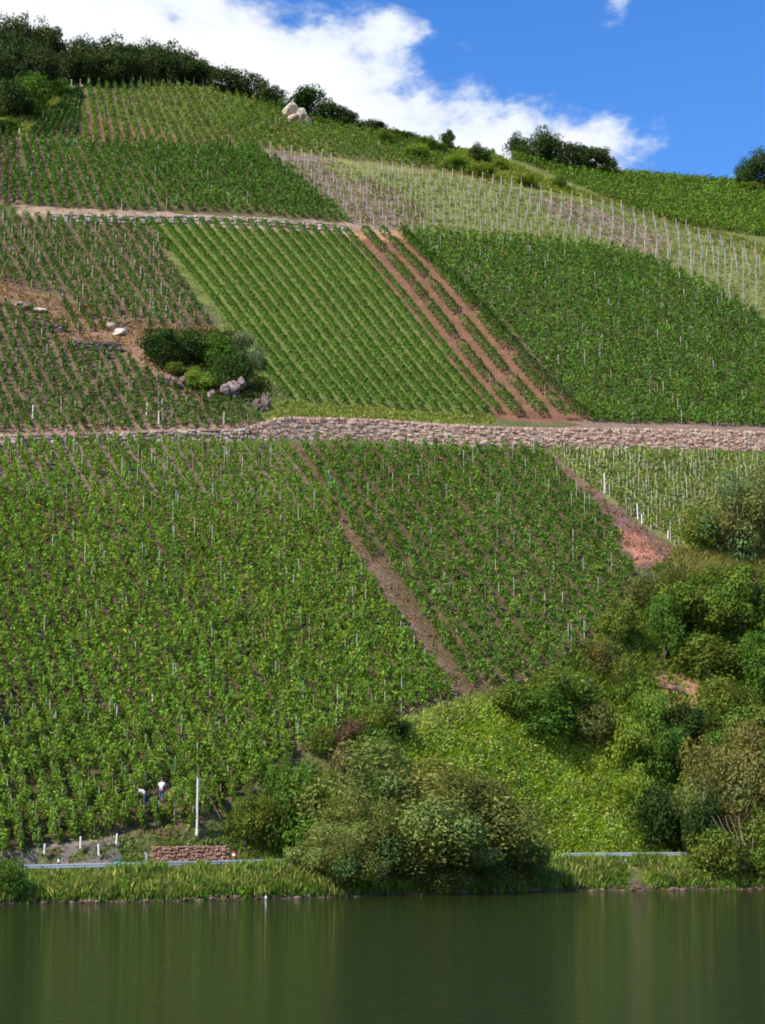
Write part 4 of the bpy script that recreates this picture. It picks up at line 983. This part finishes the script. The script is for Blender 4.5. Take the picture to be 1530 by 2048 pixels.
# short turf on the terraces, the striped field, the bare field and the ridge band
Qs = []; Cs = []
for poly, dens, h, wd, col in (
    (P_B, .8, .3, .1, (.11, .15, .035)), (P_A, .45, .3, .1, (.12, .16, .035)),
    ([(560, 320), (690, 325), (860, 420), (825, 462), (710, 446), (615, 370)], 1.6, .35, .1, (.21, .20, .08)),
    (P_F, 2.0, .16, .10, (.175, .225, .055)), ([(535, 800), (990, 830), (990, 848), (535, 845)], 6, .45, .09, (.24, .27, .08)),
    ([(425, 610), (445, 640), (590, 812), (540, 812), (480, 700)], 6, .5, .1, (.26, .30, .15)),
    ([(700, 345), (900, 350), (1200, 410), (1540, 515), (1540, 650), (1400, 560), (1180, 488), (830, 465)], 1.3, .35, .10, (.19, .22, .065)),
    ([(740, 256), (860, 288), (1000, 316), (1060, 345), (1130, 372), (1200, 402), (1010, 366), (880, 318)], 3.0, .7, .13, (.20, .24, .05)),
    ([(960, 325), (1050, 350), (1120, 384), (980, 362)], 3, .6, .1, (.36, .33, .12)),
    ([(-100, 150), (110, 170), (160, 182), (45, 275), (-100, 262)], 2.5, .7, .14, (.22, .24, .06)),
    ([(60, 195), (115, 195), (110, 230), (0, 245), (0, 225)], 4, .6, .1, (.40, .36, .10)),
    ([(1130, 372), (1560, 500), (1560, 520), (1330, 448), (1200, 405)], 2, .5, .1, (.20, .22, .06)),
    ([(-60, 540), (0, 560), (160, 610), (262, 640), (430, 652), (440, 668), (290, 662), (262, 700), (130, 706), (100, 640), (-60, 590)], 2.2, .4, .1, (.27, .18, .10)),
    ([(290, 660), (480, 668), (545, 800), (420, 810), (330, 740)], 4, .7, .14, (.09, .11, .035)),
    ([(575, 893), (600, 893), (945, 1402), (900, 1402)], 2.0, .3, .09, (.27, .17, .10)),
    ([(1095, 903), (1200, 990), (1365, 1110), (1290, 1145), (1165, 985)], 1.5, .35, .1, (.26, .15, .10))):
    S = scatter_world(poly, dens, rng)
    if not len(S): print('no turf'); continue
    Q, cc = tufts(S, 7, h, .3, wd, col, rng, lean=.7, ylw=.1); Qs.append(Q); Cs.append(cc)
Qa = np.concatenate(Qs); print('turf quads', len(Qa))
tag(link('terrace_grass', quads_mesh('terrace_grass', Qa, M_GRASS, np.concatenate(Cs))), 'dry and green turf between the terraces and on the ridge band', 'grass', kind='stuff')

# ------------------------------------------------------------------ guard rails
def rail(label, px0, px1, off):
    a0, a1 = (px0 - 765) / F, (px1 - 765) / F; s0 = shore(a0) + off; s1 = shore(a1) + off
    p0 = Vector((a0 * s0, s0, 0)); p1 = Vector((a1 * s1, s1, 0)); zt = lambda a: 2.4 * float(np.interp(a, [-.19, -.04, .11], [.74, .88, 1.0])) + .66
    e = empty('guard_rail', (p0.x, p0.y, 2.3)); tag(e, label, 'guard rail')
    prof = [(0, .15), (-.06, .12), (-.06, .05), (0, .0), (-.06, -.05), (-.06, -.12), (0, -.15), (.012, -.15), (-.045, -.11), (-.045, -.06), (.015, 0), (-.045, .06), (-.045, .11), (.012, .15)]
    n = 24; bm = bmesh.new(); prev = None
    for i in range(n + 1):
        a = a0 + (a1 - a0) * i / n; y = shore(a) + off; c = Vector((a * y, y, zt(a))); row = [bm.verts.new(c + Vector((0, q[0], q[1])) - Vector((p0.x, p0.y, 2.3))) for q in prof]
        if prev:
            for k in range(len(prof)): bm.faces.new((prev[k], row[k], row[(k + 1) % len(prof)], prev[(k + 1) % len(prof)]))
        prev = row
    link('beam', bm_mesh('beam', bm, M_RAIL), e)
    bm = bmesh.new(); box_bm(bm, 0, .1, 0, .10, .06, 1.3); pme = bm_mesh('rail_post', bm, M_RAIL)
    m = int((p1 - p0).length / 2)
    for i in range(m + 1):
        a = a0 + (a1 - a0) * i / m; y = shore(a) + off; link('post', pme, e, (a * y - p0.x, y - p0.y, zt(a) - 2.3 - .5))
M_RAIL = hard_mat('rail_zinc', (.62, .66, .72), .45, .35, nscale=3, lo=.85, hi=1.1, bump=0)
rail('galvanised guard rail running along the left river road in front of the sandstone wall', 60, 640, 5.6)
rail('galvanised guard rail on the right behind the bank weeds under the grassy slope', 1120, 1410, 5.6)

# ------------------------------------------------------------------ delineator, mast, small posts
X = (115 - 765) / F * 154; y = shore(-.164) + 11.2; z0 = float(H(X, y))
e = empty('delineator_post', (X, y, z0)); tag(e, 'white roadside marker post with black band left of the guard rail', 'marker post')
def tapered(z0, z1, r0, r1, mat, name, seg=10):
    bm = bmesh.new(); tube_bm(bm, (0, 0, z0), (0, 0, z1), r0, r1, seg); return bm_mesh(name, bm, mat)
link('post', tapered(-.2, .72, .085, .085, M_WHITE, 'post'), e); link('band', tapered(.72, .86, .088, .088, M_BLACK, 'band'), e); link('cap', tapered(.86, 1.12, .085, .03, M_WHITE, 'cap'), e)
e.scale = (1.15, 1.15, 1.0)
X, Y, Z = at(394, 1672)
e = empty('mast', (X, Y, Z)); tag(e, 'tall thin mast with white lower half and rusty top beside the lowest vines', 'mast')
M_RUSTY = hard_mat('rusty_steel', (.22, .15, .12), .8, nscale=7)
link('base', tapered(-.2, .38, .13, .12, M_WHITE, 'base'), e)
link('shaft', tapered(.38, 4.5, .10, .085, hard_mat('whitewash', (.66, .66, .64), .7, nscale=3, lo=.75, hi=1.1, bump=.1), 'shaft'), e)
link('top_pole', tapered(4.5, 5.65, .06, .045, M_RUSTY, 'top_pole'), e)
bm = bmesh.new(); tube_bm(bm, (0.02, 0, 4.9), (1.9, .2, 1.2), .028, .028, 6); link('stay', bm_mesh('stay', bm, M_RUSTY), e)
for (px, py, h, m, lb) in [
    (90, 1706, .55, M_WHITE, 'short white peg at the foot of the vines above the track, leftmost one'), (162, 1697, .7, M_WHITE, 'white peg at the foot of the vines right of the leftmost peg'),
    (199, 1688, .7, M_WHITE, 'white peg at the vine foot, third along the track'), (234, 1682, .6, M_WHITE, 'white peg at the vine foot, last along the track'),
    (306, 1405, .6, M_WHITE, 'white plastic tube among the vines above the two workers'), (66, 838, 1.6, M_WHITE, 'tall white post above the low wall at the left'),
    (511, 822, 1.2, M_WHITE, 'white post beside the dark rock at the end of the high wall'), (1208, 985, 2.4, M_WHITE, 'tallest white post at the left edge of the pale young vines'),
    (1275, 1035, 1.8, M_WHITE, 'white post at the lower left edge of the pale young vines'), (1283, 1045, 1.0, M_WHITE, 'short white tube right beside the post at the edge of the young vines'),
    (1335, 1074, .8, M_WHITE, 'short white tube just left of the airy cliff top bush'), (293, 838, 1.9, M_WHITE, 'pale post above the middle of the low left wall'),
    (318, 848, 1.4, M_WHITE, 'shorter pale post just right of the one above the low wall'), (448, 848, 1.4, M_PALEWOOD, 'pale wooden post under the violet rock outcrop'),
    (39, 268, .9, M_WHITE, 'small white post at the head of the steep left vine lines'), (352, 1370, 1.9, M_STEEL, 'grey steel post standing taller than the left slope vines'),
    (233, 1450, 1.7, M_STEEL, 'light steel post in the left vines straight above the two workers')]:
    X, Y, Z = at(px, py); bm = bmesh.new(); tube_bm(bm, (0, 0, -.2), (0, 0, h), .075, .07, 8); tube_bm(bm, (0, 0, h), (0, 0, h + .04), .07, .03, 8)
    o = link('marker_post', bm_mesh('marker_post', bm, m), None, (X, Y - .35, Z)); o.rotation_euler = (0, R(random.uniform(-4, 4)), 0); tag(o, lb, 'post')
# bent double post at the left of the sandstone wall, red and white marker at its right
X = fx0 - .45; y = WY - .2; z0 = float(H(X, y)); bm = bmesh.new()
for dx in (0, .1):
    pr = [(-.12, 1.35), (0, 1.15), (.02, .6), (.06, -.2)]
    for i in range(3): tube_bm(bm, (dx + pr[i][0], 0, pr[i][1]), (dx + pr[i + 1][0], 0, pr[i + 1][1]), .045, .045, 6)
tag(link('bent_post', bm_mesh('bent_post', bm, M_STEEL), None, (X, y, z0)), 'bent grey steel double post at the left end of the sandstone wall', 'post')
X = fx1 + .42; y = WY + 1.2; z0 = float(H(X, y)); e = empty('warning_marker', (X, y, z0)); tag(e, 'small red and white marker post at the right end of the sandstone wall', 'marker post')
link('post', tapered(-.2, .9, .05, .05, M_WOOD, 'post'), e)
M_RED = hard_mat('red_paint', (.55, .06, .07), .5, nscale=3, bump=0)
for i in range(3):
    bm = bmesh.new(); box_bm(bm, 0, -.07, .98 + i * .17, .26, .03, .165); link('stripe', bm_mesh('stripe', bm, M_RED if i % 2 == 0 else M_WHITE), e)
# white float at the waterline and blue green rags in the weeds
a = (536 - 765) / F; y = shore(a) - .25
bm = bmesh.new(); bmesh.ops.create_icosphere(bm, subdivisions=2, radius=.17); box_bm(bm, 0, 0, .15, .10, .10, .12)
o = link('float', bm_mesh('float', bm, M_WHITE, True), None, (a * y, y, .08)); o.scale = (.65, .65, .75); tag(o, 'small white float lying at the water edge left of the willow', 'float')
a = (243 - 765) / F; y = shore(a) + 4.9; bm = bmesh.new(); bmesh.ops.create_grid(bm, x_segments=7, y_segments=9, size=.5)
rn = random.Random(2)
for v in bm.verts: v.co = Vector((v.co.x * .5 + rn.uniform(-.07, .07), rn.uniform(-.12, .12), v.co.y * 1.1 + .35 + rn.uniform(-.05, .05)))
bmesh.ops.solidify(bm, geom=bm.faces[:], thickness=.02)
tag(link('torn_sheet', bm_mesh('torn_sheet', bm, hard_mat('teal_plastic', (.12, .30, .30), .5, nscale=3)), None, (a * y, y, float(H(a * y, y)) + .45)), 'blue green torn sheet caught in the bank weeds below the guard rail', 'sheet')

# ------------------------------------------------------------------ two people working in the vines
M_SKIN = hard_mat('skin', (.50, .29, .20), .6, nscale=3, lo=.92, hi=1.05, bump=0); M_SHIRT = hard_mat('white_shirt', (.80, .80, .80), .85, nscale=3, lo=.93, hi=1.03, bump=.1)
M_JEAN = hard_mat('denim', (.06, .09, .18), .85, nscale=6); M_HAIR = hard_mat('brown_hair', (.10, .055, .03), .7); M_SHOE = hard_mat('boot', (.05, .035, .03), .8)
M_HAIR2 = hard_mat('auburn_hair', (.30, .11, .05), .7)
def skin_obj(name, joints, edges, mat, parent, sub=2, root=0):
    me = bpy.data.meshes.new(name); me.from_pydata([j[:3] for j in joints], edges, []); me.materials.append(mat)
    o = link(name, me, parent); md = o.modifiers.new('skin', 'SKIN'); md.use_smooth_shade = True
    for i, j in enumerate(joints):
        sv = me.skin_vertices[0].data[i]; r = j[3]; sv.radius = (r, r) if not isinstance(r, tuple) else r; sv.use_root = (i == root)
    s = o.modifiers.new('sub', 'SUBSURF'); s.levels = sub; s.render_levels = sub; return o
def person(px, py, label, bend, rz, hair, arms):
    X, Y, Z = at(px, py); e = empty('person', (X, Y - .2, Z), rz); tag(e, label, 'person'); e.scale = (1.12, 1.12, 1.12)
    hip = Vector((0, 0, .92)); dirt = Vector((0, math.sin(bend), math.cos(bend)))
    chest = hip + dirt * .36; neck = hip + dirt * .54; hb = neck + dirt * .10; head = neck + (dirt * .8 + Vector((0, .1, .25))).normalized() * .22
    J = [(*hip, .13), (*(hip + dirt * .18), .125), (*chest, .15), (*neck, .06), (*hb, .055), (*head, .095), (*(head + dirt * .07), .075)]
    E = [(0, 1), (1, 2), (2, 3), (3, 4), (4, 5), (5, 6)]
    def chain(start, pts):
        p = start
        for q in pts: J.append(q); E.append((p, len(J) - 1)); p = len(J) - 1
        return p
    for s in (-1, 1):
        chain(0, [(s * .10, 0, .84, .10), (s * .12, .05, .48, .065), (s * .12, -.02, .10, .042), (s * .13, .10, .04, .038)])
        sh = chest + Vector((s * .19, 0, .08)) ; el = sh + arms[0] * .28 + Vector((s * .06, 0, 0)); wr = el + arms[1] * .26; hd = wr + arms[1] * .08
        w = chain(2, [(*sh, .062), (*el, .042), (*wr, .028), (*hd, .032)])
        for f_ in range(4):
            o_ = Vector(((f_ - 1.5) * .022, 0, 0)); t1 = hd + o_ + arms[1] * (.06 + .01 * (f_ in (1, 2))); t2 = t1 + (arms[1] + Vector((0, 0, -.5))).normalized() * .035
            chain(w, [(*t1, .0095), (*t2, .008)])
        tb = hd + Vector((-s * .045, 0, .0)); chain(w, [(*tb, .010), (*(tb + arms[1] * .035), .009)])
    skin_obj('body', J, E, M_SKIN, e)
    # shirt over the trunk and upper arms, jeans over hips and legs
    J = [(*(hip + dirt * .04), .145), (*(hip + dirt * .18), .15), (*chest, .175), (*(neck - dirt * .04), .085)]; E = [(0, 1), (1, 2), (2, 3)]
    for s in (-1, 1):
        sh = chest + Vector((s * .20, 0, .08)); el = sh + arms[0] * .2 + Vector((s * .05, 0, 0)); J += [(*sh, .085), (*el, .066)]; n_ = len(J); E += [(2, n_ - 2), (n_ - 2, n_ - 1)]
    skin_obj('shirt', J, E, M_SHIRT, e)
    J = [(*hip, .155)]; E = []
    for s in (-1, 1):
        J += [(s * .10, 0, .82, .115), (s * .12, .05, .48, .082), (s * .12, -.02, .12, .062)]; n_ = len(J); E += [(0, n_ - 3), (n_ - 3, n_ - 2), (n_ - 2, n_ - 1)]
    skin_obj('jeans', J, E, M_JEAN, e)
    for s in (-1, 1): skin_obj('boot', [(s * .12, -.03, .10, .055), (s * .12, .0, .04, .05), (s * .13, .15, .03, .042)], [(0, 1), (1, 2)], M_SHOE, e)
    bm = bmesh.new(); bmesh.ops.create_uvsphere(bm, u_segments=16, v_segments=10, radius=.118)
    for v in bm.verts: v.co = Vector((v.co.x * .92, v.co.y * 1.02, v.co.z * 1.1))
    bmesh.ops.delete(bm, geom=[v for v in bm.verts if v.co.y > .05 and v.co.z < .04], context='VERTS')
    o = link('hair', bm_mesh('hair', bm, hair, True), e, head + dirt * .035 - Vector((0, .012, 0)))
    bm = bmesh.new(); tube_bm(bm, (0, 0, .025), (0, .032, -.012), .008, .016, 6); link('nose', bm_mesh('nose', bm, M_SKIN), e, head + Vector((0, .095, .02)))
    for s in (-1, 1):
        bm = bmesh.new(); bmesh.ops.create_uvsphere(bm, u_segments=8, v_segments=6, radius=.028)
        o = link('ear', bm_mesh('ear', bm, M_SKIN), e, head + Vector((s * .098, 0, .02))); o.scale = (.4, .8, 1.1)
        bm = bmesh.new(); bmesh.ops.create_uvsphere(bm, u_segments=8, v_segments=6, radius=.013); link('eye', bm_mesh('eye', bm, M_BLACK), e, head + Vector((s * .036, .088, .045)))
    return e
person(323, 1604, 'person in white shirt and blue jeans standing with back turned in the vines', .12, R(-12), M_HAIR, (Vector((0, .35, -.9)).normalized(), Vector((0, .9, .1)).normalized()))
person(291, 1612, 'person in white top bending over into the vines left of the standing one', 1.05, R(72), M_HAIR2, (Vector((0, .5, -.8)).normalized(), Vector((0, .7, -.6)).normalized()))
print('total objects', len(bpy.data.objects))

print('TRIS', sum(len(m.loop_triangles) if m.loop_triangles else sum(len(p.vertices)-2 for p in m.polygons) if len(m.polygons)<5000 else 2*len(m.polygons) for m in bpy.data.meshes))
